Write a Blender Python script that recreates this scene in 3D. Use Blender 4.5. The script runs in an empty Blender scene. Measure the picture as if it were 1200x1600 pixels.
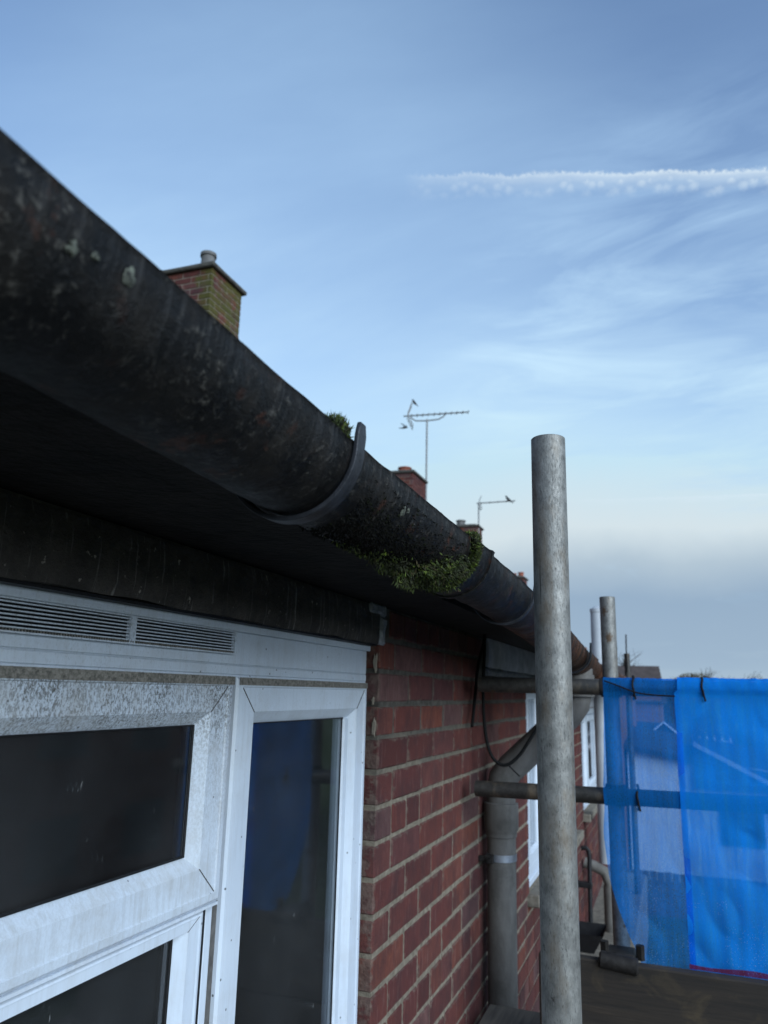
import bpy, bmesh, math, random
from mathutils import Vector, Matrix, noise as mnoise
random.seed(7)
scene = bpy.context.scene
COL = scene.collection
R = math.radians

# ------------------------------------------------------------------ camera
cam_d = bpy.data.cameras.new('camera')
cam = bpy.data.objects.new('camera', cam_d); COL.objects.link(cam)
F_PX = 1190.0
U = Vector((132, 5090, -F_PX)).normalized()            # world up, in camera space
W = Vector((450, -290, -F_PX)); W = (W - U * W.dot(U)).normalized()   # along the terrace
X = W.cross(U)
cam.matrix_world = Matrix((X, W, U)).to_4x4()
cam_d.sensor_fit = 'VERTICAL'; cam_d.sensor_height = 36; cam_d.sensor_width = 27
cam_d.lens = 36 * F_PX / 1600
cam_d.clip_start = 0.02; cam_d.clip_end = 5000
cam_d.dof.use_dof = True; cam_d.dof.focus_distance = 1.0; cam_d.dof.aperture_fstop = 8.0
scene.camera = cam

# ------------------------------------------------------------------ world
SUN_EL, SUN_AZ = R(23), R(122)          # azimuth from +Y towards +X
world = bpy.data.worlds.new('World'); scene.world = world; world.use_nodes = True
wt = world.node_tree; wt.nodes.clear()
def WN(t, **k):
    n = wt.nodes.new(t)
    for a, b in k.items(): setattr(n, a, b)
    return n
def wl(a, b): wt.links.new(a, b)
def wmath(op, a, b=None, clamp=False):
    n = WN('ShaderNodeMath', operation=op); n.use_clamp = clamp
    for i, v in enumerate((a, b)):
        if v is None: continue
        if isinstance(v, (int, float)): n.inputs[i].default_value = v
        else: wl(v, n.inputs[i])
    return n.outputs[0]
def wdot(vec):
    n = WN('ShaderNodeVectorMath', operation='DOT_PRODUCT'); wl(DIR, n.inputs[0]); n.inputs[1].default_value = vec
    return n.outputs['Value']
def wramp(fac, stops, interp='LINEAR'):
    n = WN('ShaderNodeValToRGB'); cr = n.color_ramp; cr.interpolation = interp
    while len(cr.elements) < len(stops): cr.elements.new(0.5)
    for e, (p, c) in zip(cr.elements, stops):
        e.position = p; e.color = (c, c, c, 1) if isinstance(c, (int, float)) else (*c, 1)
    wl(fac, n.inputs[0]); return n.outputs[0]
def wnoise(vec, scale, detail=5, rough=.55, dist=0):
    n = WN('ShaderNodeTexNoise'); wl(vec, n.inputs['Vector'])
    n.inputs['Scale'].default_value = scale; n.inputs['Detail'].default_value = detail
    n.inputs['Roughness'].default_value = rough; n.inputs['Distortion'].default_value = dist
    return n.outputs['Fac']
DIR = WN('ShaderNodeTexCoord').outputs['Generated']
sky = WN('ShaderNodeTexSky', sky_type='NISHITA'); sky.sun_disc = False
sky.sun_elevation = SUN_EL; sky.sun_rotation = SUN_AZ
sky.altitude = 100; sky.air_density = 1.0; sky.dust_density = 0.7; sky.ozone_density = 2.8
bg_sky = WN('ShaderNodeBackground'); wl(sky.outputs[0], bg_sky.inputs[0]); bg_sky.inputs[1].default_value = 0.15
sep = WN('ShaderNodeSeparateXYZ'); wl(DIR, sep.inputs[0]); ZZ = sep.outputs['Z']
# coordinates on a high cloud sheet
den = wmath('ADD', wmath('MAXIMUM', ZZ, 0.0), 0.16)
comb = WN('ShaderNodeCombineXYZ')
wl(wmath('DIVIDE', sep.outputs['X'], den), comb.inputs[0]); wl(wmath('DIVIDE', sep.outputs['Y'], den), comb.inputs[1])
mp = WN('ShaderNodeMapping'); wl(comb.outputs[0], mp.inputs[0])
mp.inputs['Rotation'].default_value = (0, 0, R(-28)); mp.inputs['Scale'].default_value = (0.45, 1.7, 1)
SHEET = mp.outputs[0]
n_big = wnoise(SHEET, 0.8, 7, .60, .6)
n_fine = wnoise(SHEET, 3.2, 9, .66, .8)
mp2 = WN('ShaderNodeMapping'); wl(comb.outputs[0], mp2.inputs[0])
mp2.inputs['Rotation'].default_value = (0, 0, R(24)); mp2.inputs['Scale'].default_value = (.5, 1.3, 1); mp2.inputs['Location'].default_value = (3.1, 1.7, 0)
n_soft = wnoise(mp2.outputs[0], 1.1, 6, .58, .4)
mp3 = WN('ShaderNodeMapping'); wl(DIR, mp3.inputs[0])
mp3.inputs['Rotation'].default_value = (0, R(24), 0); mp3.inputs['Scale'].default_value = (2.2, 2.2, 11)
n_stk = wnoise(mp3.outputs[0], 1.5, 7, .6, .9)
wob = wmath('MULTIPLY', wmath('SUBTRACT', wnoise(DIR, 3.2, 5, .55), .5), .10)
zz = wmath('ADD', ZZ, wob)
cover = wramp(zz, [(0.0, .95), (.12, .95), (.18, .88), (.26, .56), (.36, .28), (.5, .10), (.66, .02), (.9, .02)])
cir = wmath('ADD', wmath('MULTIPLY', wramp(n_big, [(.38, 0.0), (.66, 1.0)]), .62), wmath('MULTIPLY', wramp(n_soft, [(.40, 0.0), (.68, 1.0)]), .5))
cir = wmath('MULTIPLY', cir, wramp(n_fine, [(.25, .45), (.7, 1.25)]))
cirm = wmath('MULTIPLY', cir, wramp(ZZ, [(0, .05), (.13, .15), (.24, .40), (.42, .26), (.62, .10), (.8, .08)]))
# two broad veils of cirrus: one over the roofs, one streaky to the right
v1 = wmath('MULTIPLY', wramp(wdot((-.40, .81, .43)), [(.86, 0.0), (.99, .36)], 'EASE'), wramp(n_soft, [(.25, .45), (.65, 1.1)]))
v2 = wmath('MULTIPLY', wramp(wdot((.08, .93, .37)), [(.93, 0.0), (.99, .42)], 'EASE'), wramp(n_stk, [(.40, 0.0), (.72, 1.0)]))
mask = wmath('ADD', wmath('ADD', cover, cirm), wmath('ADD', v1, v2), True)
ccol = wramp(zz, [(0.0, (.27, .355, .435)), (.05, (.225, .305, .395)), (.115, (.205, .285, .38)), (.16, (.30, .375, .44)),
                  (.20, (.44, .51, .545)), (.28, (.37, .515, .60)), (.42, (.43, .59, .70)), (.6, (.37, .54, .72)), (1, (.32, .51, .73))])
# condensation trails: great circles across the sky
def trail(nrm, a, t, half, cells, strength):
    s = wdot(nrm); u = wdot(t); f = wdot(a)
    front = wmath('GREATER_THAN', f, 0.0)
    cv = WN('ShaderNodeCombineXYZ'); wl(u, cv.inputs[0]); wl(s, cv.inputs[1])
    fray = wnoise(cv.outputs[0], cells * 3.2, 6, .65, .4)
    slow = wnoise(cv.outputs[0], cells * .25, 3, .5)
    s2 = wmath('ADD', s, wmath('MULTIPLY', wmath('SUBTRACT', fray, .5), half * .7))
    s2 = wmath('ADD', s2, wmath('MULTIPLY', wmath('SUBTRACT', slow, .5), half * .7))
    q = wmath('ADD', wmath('MULTIPLY', s2, 0.5 / half), .5)
    core = wramp(q, [(.16, 0.0), (.27, .95), (.36, .55), (.55, .22), (.8, 0.0)], 'EASE')
    vo = WN('ShaderNodeTexVoronoi', voronoi_dimensions='2D'); wl(cv.outputs[0], vo.inputs['Vector']); vo.inputs['Scale'].default_value = cells
    vo.inputs['Randomness'].default_value = 1.0
    puff = wmath('MULTIPLY', wramp(wmath('ADD', vo.outputs['Distance'], wmath('MULTIPLY', wmath('SUBTRACT', fray, .5), .9)), [(.10, 1.0), (.62, 0.0)]), wramp(q, [(.30, 0.0), (.46, .8), (.66, .5), (.92, 0.0)]))
    body = wmath('MULTIPLY', wmath('MAXIMUM', core, puff), wramp(fray, [(.28, .5), (.6, 1.0)]))
    fade = wramp(u, [(.0, 0.0), (.03, .35), (.12, .7), (.26, 1.0)])
    return wmath('MULTIPLY', wmath('MULTIPLY', body, fade), wmath('MULTIPLY', front, strength))
t1 = trail((-.1699, .5681, -.8052), (-.2702, .7589, .5925), (.9477, .3182, .0245), .019, 74, .9)
t2 = trail((-.0308, .2365, -.9712), (-.1167, .9641, .2384), (.9927, .1207, -.0021), .006, 30, .6)
bg_c = WN('ShaderNodeBackground'); wl(ccol, bg_c.inputs[0]); bg_c.inputs[1].default_value = 1.0
bg_t = WN('ShaderNodeBackground'); bg_t.inputs[0].default_value = (.48, .56, .62, 1)
m1 = WN('ShaderNodeMixShader'); wl(mask, m1.inputs[0]); wl(bg_sky.outputs[0], m1.inputs[1]); wl(bg_c.outputs[0], m1.inputs[2])
m2 = WN('ShaderNodeMixShader'); wl(wmath('MAXIMUM', t1, t2), m2.inputs[0]); wl(m1.outputs[0], m2.inputs[1]); wl(bg_t.outputs[0], m2.inputs[2])
wo = WN('ShaderNodeOutputWorld'); wl(m2.outputs[0], wo.inputs[0])

# ------------------------------------------------------------------ sun, exposure
sd = bpy.data.lights.new('sun', 'SUN'); sd.energy = 2.7; sd.angle = R(55); sd.color = (.75, .88, 1.0)
so = bpy.data.objects.new('sun', sd); COL.objects.link(so)
sdir = Vector((math.sin(SUN_AZ) * math.cos(SUN_EL), math.cos(SUN_AZ) * math.cos(SUN_EL), math.sin(SUN_EL)))
so.rotation_euler = sdir.to_track_quat('Z', 'Y').to_euler(); so.location = (0, 0, 20)
vs = scene.view_settings
vs.view_transform = 'Standard'; vs.look = 'None'; vs.exposure = 0.6; vs.gamma = 1; vs.use_curve_mapping = False

# ------------------------------------------------------------------ helpers
WLOC = {}
def wloc(o): return WLOC.get(o.name, Vector((0, 0, 0)))
def tag(o, label=None, cat=None, group=None, kind=None):
    if label: o['label'] = label
    if cat: o['category'] = cat
    if group: o['group'] = group
    if kind: o['kind'] = kind
    return o
def link(o, loc, parent=None):
    COL.objects.link(o)
    loc = Vector(loc)
    if parent is not None:
        o.parent = parent; o.location = loc - wloc(parent)
    else: o.location = loc
    WLOC[o.name] = loc
    return o
def thing(name, loc, label, cat, group=None, parent=None):
    o = bpy.data.objects.new(name, None); o.empty_display_size = .1
    link(o, loc, parent)
    return tag(o, label, cat, group)

class MB:
    """collects geometry in world coordinates; build() makes one mesh object"""
    def __init__(s): s.v = []; s.f = []
    def add(s, vs, fs):
        b = len(s.v); s.v += [Vector(v) for v in vs]; s.f += [tuple(i + b for i in f) for f in fs]; return s
    def box(s, x0, x1, y0, y1, z0, z1):
        return s.add([(x0,y0,z0),(x1,y0,z0),(x1,y1,z0),(x0,y1,z0),(x0,y0,z1),(x1,y0,z1),(x1,y1,z1),(x0,y1,z1)],
                     [(0,3,2,1),(4,5,6,7),(0,1,5,4),(1,2,6,5),(2,3,7,6),(3,0,4,7)])
    def tube(s, pts, r, n=16, caps=True):
        pts = [Vector(p) for p in pts]; rs = r if isinstance(r, (list, tuple)) else [r] * len(pts)
        b = len(s.v); d0 = (pts[1] - pts[0]).normalized()
        a = d0.orthogonal().normalized()
        for i, p in enumerate(pts):
            d = (pts[min(i + 1, len(pts) - 1)] - pts[max(i - 1, 0)]).normalized()
            a = (a - d * a.dot(d)).normalized(); c = d.cross(a)
            for k in range(n):
                t = 2 * math.pi * k / n
                s.v.append(p + (a * math.cos(t) + c * math.sin(t)) * rs[i])
        for i in range(len(pts) - 1):
            for k in range(n):
                k2 = (k + 1) % n
                s.f.append((b + i*n + k, b + i*n + k2, b + (i+1)*n + k2, b + (i+1)*n + k))
        if caps:
            s.f.append(tuple(b + k for k in reversed(range(n))))
            e = b + (len(pts) - 1) * n
            s.f.append(tuple(e + k for k in range(n)))
        return s
    def hollow(s, base, top, r, t=.004, n=32, rows=1):
        base, top = Vector(base), Vector(top); d = (top - base).normalized()
        a = d.orthogonal().normalized(); c = d.cross(a); b = len(s.v)
        prof = [(r, base + (top - base) * (i / rows)) for i in range(rows + 1)]
        prof[-1] = (r, top - d * .001); prof += [(r - .001, top), (r - t, top), (r - t, top - d * .25)]
        for rr, p in prof:
            for k in range(n):
                q = 2 * math.pi * k / n
                s.v.append(p + (a * math.cos(q) + c * math.sin(q)) * rr)
        for i in range(len(prof) - 1):
            for k in range(n):
                k2 = (k + 1) % n
                s.f.append((b+i*n+k, b+i*n+k2, b+(i+1)*n+k2, b+(i+1)*n+k))
        return s
    def ring(s, y0, y1, z0, z1, prof, ay=1.0, az=1.0):
        """mitred rectangular frame in a Y-Z plane: prof = [(inset, x)]"""
        b = len(s.v)
        for d, x in prof:
            dy, dz = d * ay, d * az
            s.v += [Vector((x, y0+dy, z0+dz)), Vector((x, y1-dy, z0+dz)), Vector((x, y1-dy, z1-dz)), Vector((x, y0+dy, z1-dz))]
        for i in range(len(prof) - 1):
            for k in range(4):
                k2 = (k + 1) % 4
                s.f.append((b+i*4+k, b+i*4+k2, b+(i+1)*4+k2, b+(i+1)*4+k))
        return s
    def wobble(s, amp, scale, axes=(1, 1, 1)):
        for v in s.v:
            n = mnoise.noise_vector(v * scale)
            v.x += n.x * amp * axes[0]; v.y += n.y * amp * axes[1]; v.z += n.z * amp * axes[2]
        return s
    def build(s, name, mat, parent=None, loc=None, smooth=False, bevel=0, label=None, cat=None, group=None, kind=None, seg=1, subdiv=0, disp=0, dscale=10):
        if loc is None:
            lo = Vector([min(v[i] for v in s.v) for i in range(3)]); hi = Vector([max(v[i] for v in s.v) for i in range(3)])
            loc = (lo + hi) / 2
            if parent is None: loc.z = lo.z
        loc = Vector(loc)
        me = bpy.data.meshes.new(name)
        me.from_pydata([v - loc for v in s.v], [], s.f)
        bm = bmesh.new(); bm.from_mesh(me)
        bmesh.ops.recalc_face_normals(bm, faces=bm.faces)
        if subdiv: bmesh.ops.subdivide_edges(bm, edges=bm.edges, cuts=subdiv, use_grid_fill=True)
        if bevel: bmesh.ops.bevel(bm, geom=[e for e in bm.edges if e.is_manifold and e.calc_face_angle(0) > .5], offset=bevel, segments=seg, affect='EDGES')
        if disp:
            for v in bm.verts: v.co += mnoise.noise_vector((v.co + loc) * dscale) * disp
        bm.to_mesh(me); bm.free()
        if smooth:
            me.polygons.foreach_set('use_smooth', [True] * len(me.polygons))
            me.set_sharp_from_angle(angle=R(40))
        me.materials.append(mat)
        o = bpy.data.objects.new(name, me); link(o, loc, parent)
        return tag(o, label, cat, group, kind)

# ------------------------------------------------------------------ materials
def NT(name):
    m = bpy.data.materials.new(name); m.use_nodes = True
    nt = m.node_tree; b = nt.nodes['Principled BSDF']
    return m, nt, b
class G:
    def __init__(s, name):
        s.m, s.nt, s.b = NT(name)
        s.pos = s.nt.nodes.new('ShaderNodeNewGeometry').outputs['Position']
    def n(s, t, **k):
        q = s.nt.nodes.new(t)
        for a, b in k.items(): setattr(q, a, b)
        return q
    def l(s, a, b): s.nt.links.new(a, b)
    def map(s, scale, vec=None, rot=(0, 0, 0)):
        q = s.n('ShaderNodeMapping'); s.l(vec or s.pos, q.inputs[0]); q.inputs['Scale'].default_value = scale; q.inputs['Rotation'].default_value = rot
        return q.outputs[0]
    def noise(s, scale, detail=4, rough=.55, vec=None, dist=0):
        q = s.n('ShaderNodeTexNoise'); s.l(vec or s.pos, q.inputs['Vector'])
        q.inputs['Scale'].default_value = scale; q.inputs['Detail'].default_value = detail
        q.inputs['Roughness'].default_value = rough; q.inputs['Distortion'].default_value = dist
        return q.outputs['Fac']
    def vor(s, scale, vec=None):
        q = s.n('ShaderNodeTexVoronoi'); s.l(vec or s.pos, q.inputs['Vector']); q.inputs['Scale'].default_value = scale
        return q.outputs['Distance']
    def ramp(s, fac, stops, interp='LINEAR'):
        q = s.n('ShaderNodeValToRGB'); cr = q.color_ramp; cr.interpolation = interp
        while len(cr.elements) < len(stops): cr.elements.new(.5)
        for e, (p, c) in zip(cr.elements, stops):
            e.position = p; e.color = (c, c, c, 1) if isinstance(c, (int, float)) else (*c, 1)
        s.l(fac, q.inputs[0]); return q.outputs[0]
    def mix(s, fac, a, b, bt='MIX'):
        q = s.n('ShaderNodeMix', data_type='RGBA', blend_type=bt)
        for i, v in ((0, fac), (6, a), (7, b)):
            if isinstance(v, (int, float)): q.inputs[i].default_value = v if i == 0 else (v, v, v, 1)
            elif isinstance(v, tuple): q.inputs[i].default_value = (*v, 1)
            else: s.l(v, q.inputs[i])
        return q.outputs[2]
    def math(s, op, a, b=None, clamp=False):
        q = s.n('ShaderNodeMath', operation=op); q.use_clamp = clamp
        for i, v in enumerate((a, b)):
            if v is None: continue
            if isinstance(v, (int, float)): q.inputs[i].default_value = v
            else: s.l(v, q.inputs[i])
        return q.outputs[0]
    def sepz(s):
        q = s.n('ShaderNodeSeparateXYZ'); s.l(s.pos, q.inputs[0]); return q.outputs['Z']
    def spec(s, v): s.b.inputs['Specular IOR Level'].default_value = v; return s
    def color(s, c):
        if isinstance(c, tuple): s.b.inputs['Base Color'].default_value = (*c, 1)
        else: s.l(c, s.b.inputs['Base Color'])
        return s
    def rough(s, c):
        if isinstance(c, (int, float)): s.b.inputs['Roughness'].default_value = c
        else: s.l(c, s.b.inputs['Roughness'])
        return s
    def metal(s, v): s.b.inputs['Metallic'].default_value = v; return s
    def bump(s, h, dist=.002, strength=1.0):
        q = s.n('ShaderNodeBump'); s.l(h, q.inputs['Height']); q.inputs['Distance'].default_value = dist; q.inputs['Strength'].default_value = strength
        s.l(q.outputs[0], s.b.inputs['Normal']); return s
M = {}
def simple(name, col, rough=.6, var=.25, scale=20, metal=0, bump=.001):
    g = G(name); n = g.noise(scale, 5, .6)
    lo = tuple(c * (1 - var) for c in col); hi = tuple(min(1, c * (1 + var)) for c in col)
    g.color(g.ramp(n, [(.3, lo), (.7, hi)])).rough(rough).metal(metal)
    g.spec(.18)
    if bump: g.bump(g.noise(scale * 4, 4, .6), bump)
    M[name] = g.m; return g.m

# --- brick
def brick_mat(name, island, mossy=False, far=False):
    g = G(name)
    rnd = g.nt.nodes.new('ShaderNodeNewGeometry').outputs['Random Per Island'] if island else g.n('ShaderNodeObjectInfo').outputs['Random']
    base0 = g.ramp(rnd, [(0, (.085, .028, .026)), (.18, (.165, .047, .038)), (.36, (.115, .036, .034)), (.52, (.20, .060, .042)), (.66, (.115, .042, .044)), (.80, (.175, .056, .044)), (.92, (.16, .080, .078)), (1, (.065, .028, .029))])
    base = g.mix(1.0, base0, (.78, .88, .84), 'MULTIPLY')
    drag = g.noise(1, 6, .7, g.map((60, 130, 24)))
    c = g.mix(g.ramp(drag, [(.40, .0), (.68, .6)]), base, (.075, .026, .027))
    pale = g.noise(1, 3, .6, g.map((60, 120, 14)))
    c = g.mix(g.ramp(pale, [(.58, 0.0), (.76, .4)]), c, (.26, .16, .145))
    soot = g.noise(9, 6, .7)
    c = g.mix(g.ramp(soot, [(.44, 0.0), (.66, .65)]), c, (.045, .026, .027))
    if not island and not mossy:
        tc = g.n('ShaderNodeTexCoord'); gs = g.n('ShaderNodeSeparateXYZ'); g.l(tc.outputs['Generated'], gs.inputs[0])
        ey = g.math('MULTIPLY', g.math('MINIMUM', gs.outputs['Y'], g.math('SUBTRACT', 1.0, gs.outputs['Y'])), 2.6)
        ez = g.math('MINIMUM', gs.outputs['Z'], g.math('SUBTRACT', 1.0, gs.outputs['Z']))
        ed = g.math('SUBTRACT', g.math('MINIMUM', ey, ez), g.math('MULTIPLY', g.math('SUBTRACT', g.noise(30, 6, .7), .50), .75))
        c = g.mix(g.ramp(ed, [(.0, .55), (.06, 0.0)]), c, g.ramp(g.noise(70, 4, .6), [(.3, (.055, .042, .036)), (.7, (.19, .15, .12))]))
    if mossy:
        ms = g.noise(5.5, 5, .65)
        sx = g.n('ShaderNodeSeparateXYZ'); g.l(g.pos, sx.inputs[0])
        side = g.ramp(g.math('ADD', g.math('MULTIPLY', sx.outputs['X'], 4.0), 19.1), [(0, .0), (1, .17)])
        c = g.mix(g.ramp(g.math('ADD', ms, side), [(.56, 0.0), (.68, .85)]), c, (.066, .068, .017))
    g.color(c).rough(.9).spec(.12)
    g.bump(g.math('ADD', g.math('MULTIPLY', drag, .9), g.noise(160, 4, .6)), .0028 if not far else .004, .9)
    M[name] = g.m
brick_mat('brick', False); brick_mat('brick_joined', True); brick_mat('brick_mossy', False, True); brick_mat('brick_far', True, False, True)
g = G('mortar')
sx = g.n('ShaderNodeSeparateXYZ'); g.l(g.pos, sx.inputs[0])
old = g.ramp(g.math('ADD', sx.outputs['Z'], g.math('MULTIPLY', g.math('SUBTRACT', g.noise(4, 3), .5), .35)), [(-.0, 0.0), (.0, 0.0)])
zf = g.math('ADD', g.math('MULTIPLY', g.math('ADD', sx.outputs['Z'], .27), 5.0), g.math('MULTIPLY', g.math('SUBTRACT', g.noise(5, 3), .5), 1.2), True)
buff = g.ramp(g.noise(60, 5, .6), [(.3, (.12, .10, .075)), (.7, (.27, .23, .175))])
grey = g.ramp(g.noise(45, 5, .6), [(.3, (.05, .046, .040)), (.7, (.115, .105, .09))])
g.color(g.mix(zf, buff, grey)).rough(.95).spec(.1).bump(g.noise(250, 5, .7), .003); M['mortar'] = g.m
simple('mortar_far', (.22, .19, .15), .95, .3, 12)
# --- old gutter: black paint over cement, grey lichen bloom, a little rust
g = G('gutter')
blot = g.noise(24, 8, .72)
patch = g.noise(6, 4, .6)
c = g.mix(g.math('MULTIPLY', g.ramp(blot, [(.44, 0.0), (.64, 1.0)]), g.ramp(patch, [(.35, .25), (.6, 1.0)])), (.0016, .0015, .0015), (.0145, .0120, .0098))
spk = g.noise(130, 5, .75)
c = g.mix(g.math('MULTIPLY', g.ramp(spk, [(.55, 0.0), (.68, 1.0)]), g.ramp(g.noise(15, 4), [(.40, .12), (.58, 1.0)])), c, (.08, .074, .064))
drip = g.noise(1, 5, .6, g.map((22, 190, 8)))
sx = g.n('ShaderNodeSeparateXYZ'); g.l(g.pos, sx.inputs[0])
c = g.mix(g.math('MULTIPLY', g.ramp(drip, [(.50, 0.0), (.76, .6)]), g.ramp(sx.outputs['Z'], [(.175, .15), (.21, 1.0)])), c, (.055, .053, .052))
rust = g.noise(42, 5, .65)
c = g.mix(g.math('MULTIPLY', g.ramp(rust, [(.56, 0.0), (.68, .7)]), g.ramp(g.noise(6, 2), [(.48, 0.0), (.62, 1.0)])), c, (.085, .026, .011))
rz = g.ramp(g.math('ADD', g.math('MULTIPLY', sx.outputs['Y'], .5), g.math('MULTIPLY', g.math('SUBTRACT', g.noise(18, 5, .65), .5), .25)), [(.78, 0.0), (.90, .85)])
c = g.mix(g.math('MULTIPLY', rz, g.ramp(g.noise(1, 5, .6, g.map((14, 60, 10))), [(.40, 0.0), (.62, 1.0)])), c, (.115, .045, .020))
g.color(c).rough(g.ramp(blot, [(.3, .38), (.7, .8)]))
g.bump(g.math('ADD', g.math('MULTIPLY', blot, .9), g.math('MULTIPLY', spk, .6)), .004, .9); g.spec(.22); M['gutter'] = g.m
simple('bracket_metal', (.034, .036, .042), .45, .35, 60, .3, .0006)
g = G('lichen'); g.color(g.ramp(g.noise(260, 4, .6), [(.35, (.02, .021, .017)), (.65, (.12, .13, .10))])).rough(.95).bump(g.noise(500, 3), .001); M['lichen'] = g.m
# --- moss
g = G('moss')
rnd = g.nt.nodes.new('ShaderNodeNewGeometry').outputs['Random Per Island']
g.color(g.mix(g.ramp(g.noise(45, 3), [(.35, 0.0), (.65, 1.0)]), g.ramp(rnd, [(0, (.016, .027, .002)), (.6, (.050, .082, .005)), (.86, (.135, .195, .010)), (.90, (.08, .055, .018)), (1, (.06, .038, .015))]), g.ramp(rnd, [(0, (.010, .012, .004)), (1, (.032, .034, .010))]))).rough(.8)
g.b.inputs['Subsurface Weight'].default_value = 0.0; M['moss'] = g.m
simple('moss_black', (.005, .005, .004), .9, .5, 120, 0, 0)
simple('moss_base', (.008, .010, .004), .95, .4, 90)
# --- white window plastic, three grades of grime
def upvc(name, speck, streak):
    g = G(name)
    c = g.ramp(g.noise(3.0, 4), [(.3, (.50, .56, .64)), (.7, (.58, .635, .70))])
    fine = g.noise(1, 5, .75, g.map((330, 330, 210), None, (.5, 0, 0)))
    big = g.noise(9, 5, .65)
    zg = g.ramp(g.math('ADD', g.sepz(), .5), [(.24, .12), (.40, .45), (.455, 1.1)])
    m = g.math('MULTIPLY', g.ramp(fine, [(.54 - .08 * speck, 0.0), (.64 - .08 * speck, .2 + .75 * speck)]), g.math('MULTIPLY', zg, g.ramp(big, [(.32, .1 + .45 * speck), (.62, 1.0)])))
    m = g.math('MULTIPLY', m, g.ramp(g.noise(1, 5, .65, g.map((30, 34, 5))), [(.30, .5), (.55, 1.0)]))
    c = g.mix(m, c, (.075, .07, .06))
    st = g.noise(1, 6, .65, g.map((90, 120, 9)))
    c = g.mix(g.ramp(st, [(.48, 0.0), (.78, streak)]), c, (.25, .235, .21))
    haze = g.noise(14, 6, .7)
    c = g.mix(g.ramp(haze, [(.46, 0.0), (.72, .25 + .3 * speck)]), c, (.36, .35, .33))
    dots = g.vor(34)
    c = g.mix(g.ramp(dots, [(.05, .85), (.075, 0.0)]), c, (.04, .04, .036))
    g.color(c).rough(.45).bump(g.math('ADD', fine, haze), .0005, .6); M[name] = g.m
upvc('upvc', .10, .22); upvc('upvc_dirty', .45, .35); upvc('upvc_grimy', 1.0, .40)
g = G('upvc_scum'); g.color(g.ramp(g.noise(1, 5, .7, g.map((200, 160, 200))), [(.35, (.075, .07, .06)), (.65, (.25, .23, .20))])).rough(.9); M['upvc_scum'] = g.m
simple('gasket', (.012, .012, .013), .5, .2, 60)
simple('seam', (.10, .095, .09), .9, .3, 60, 0, 0)
# --- glass
g = G('glass'); nt = g.nt
fr = g.n('ShaderNodeFresnel'); fr.inputs[0].default_value = 1.52
gl = g.n('ShaderNodeBsdfGlossy'); gl.inputs['Roughness'].default_value = .045; gl.inputs['Color'].default_value = (.92, .94, .97, 1)
tr = g.n('ShaderNodeBsdfTransparent'); tr.inputs[0].default_value = (.72, .75, .76, 1)
mx = g.n('ShaderNodeMixShader'); g.l(g.math('MULTIPLY', fr.outputs[0], 1.2, True), mx.inputs[0]); g.l(tr.outputs[0], mx.inputs[1]); g.l(gl.outputs[0], mx.inputs[2])
df = g.n('ShaderNodeBsdfDiffuse'); df.inputs[0].default_value = (.42, .42, .42, 1)
mx2 = g.n('ShaderNodeMixShader')
g.l(g.math('ADD', g.math('MULTIPLY', g.ramp(g.noise(1, 3, .6, g.map((70, 90, 26))), [(.70, 0.0), (.78, 1.0)]), .35), g.ramp(g.noise(4, 5), [(.3, .008), (.8, .04)])), mx2.inputs[0])
g.l(mx.outputs[0], mx2.inputs[1]); g.l(df.outputs[0], mx2.inputs[2])
g.l(mx2.outputs[0], nt.nodes['Material Output'].inputs[0]); M['glass'] = g.m
simple('room', (.13, .10, .075), .9, .2, 3)
simple('curtain_grey', (.55, .54, .60), .9, .2, 6)
simple('curtain', (.42, .30, .21), .9, .3, 6)
# --- concrete lintel, dark and run with lime
g = G('lintel')
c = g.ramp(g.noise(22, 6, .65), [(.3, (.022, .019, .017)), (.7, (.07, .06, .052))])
run = g.noise(1, 4, .6, g.map((30, 120, 7)))
c = g.mix(g.ramp(run, [(.60, 0.0), (.74, .7)]), c, (.30, .29, .28))
ch = g.noise(90, 4, .6)
c = g.mix(g.ramp(ch, [(.66, 0.0), (.72, .8)]), c, (.36, .33, .29))
g.color(c).rough(.95).bump(g.math('ADD', g.noise(45, 6, .7), ch), .004); M['lintel'] = g.m
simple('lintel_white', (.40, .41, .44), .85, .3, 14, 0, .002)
simple('mortar_pale', (.24, .25, .27), .95, .45, 70, 0, .003)
simple('rafter', (.010, .0082, .007), .9, .7, 12, 0, .006)
simple('roof_felt', (.012, .012, .013), .9, .3, 30)
simple('roof_tile', (.10, .055, .042), .9, .4, 14, 0, .003)
simple('stone_sill', (.17, .15, .12), .95, .4, 30, 0, .003)
simple('flaunching', (.075, .070, .060), .95, .4, 16, 0, .004)
simple('clay_pot', (.26, .085, .055), .8, .3, 12)
simple('grey_pot', (.13, .125, .12), .85, .3, 12)
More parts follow.
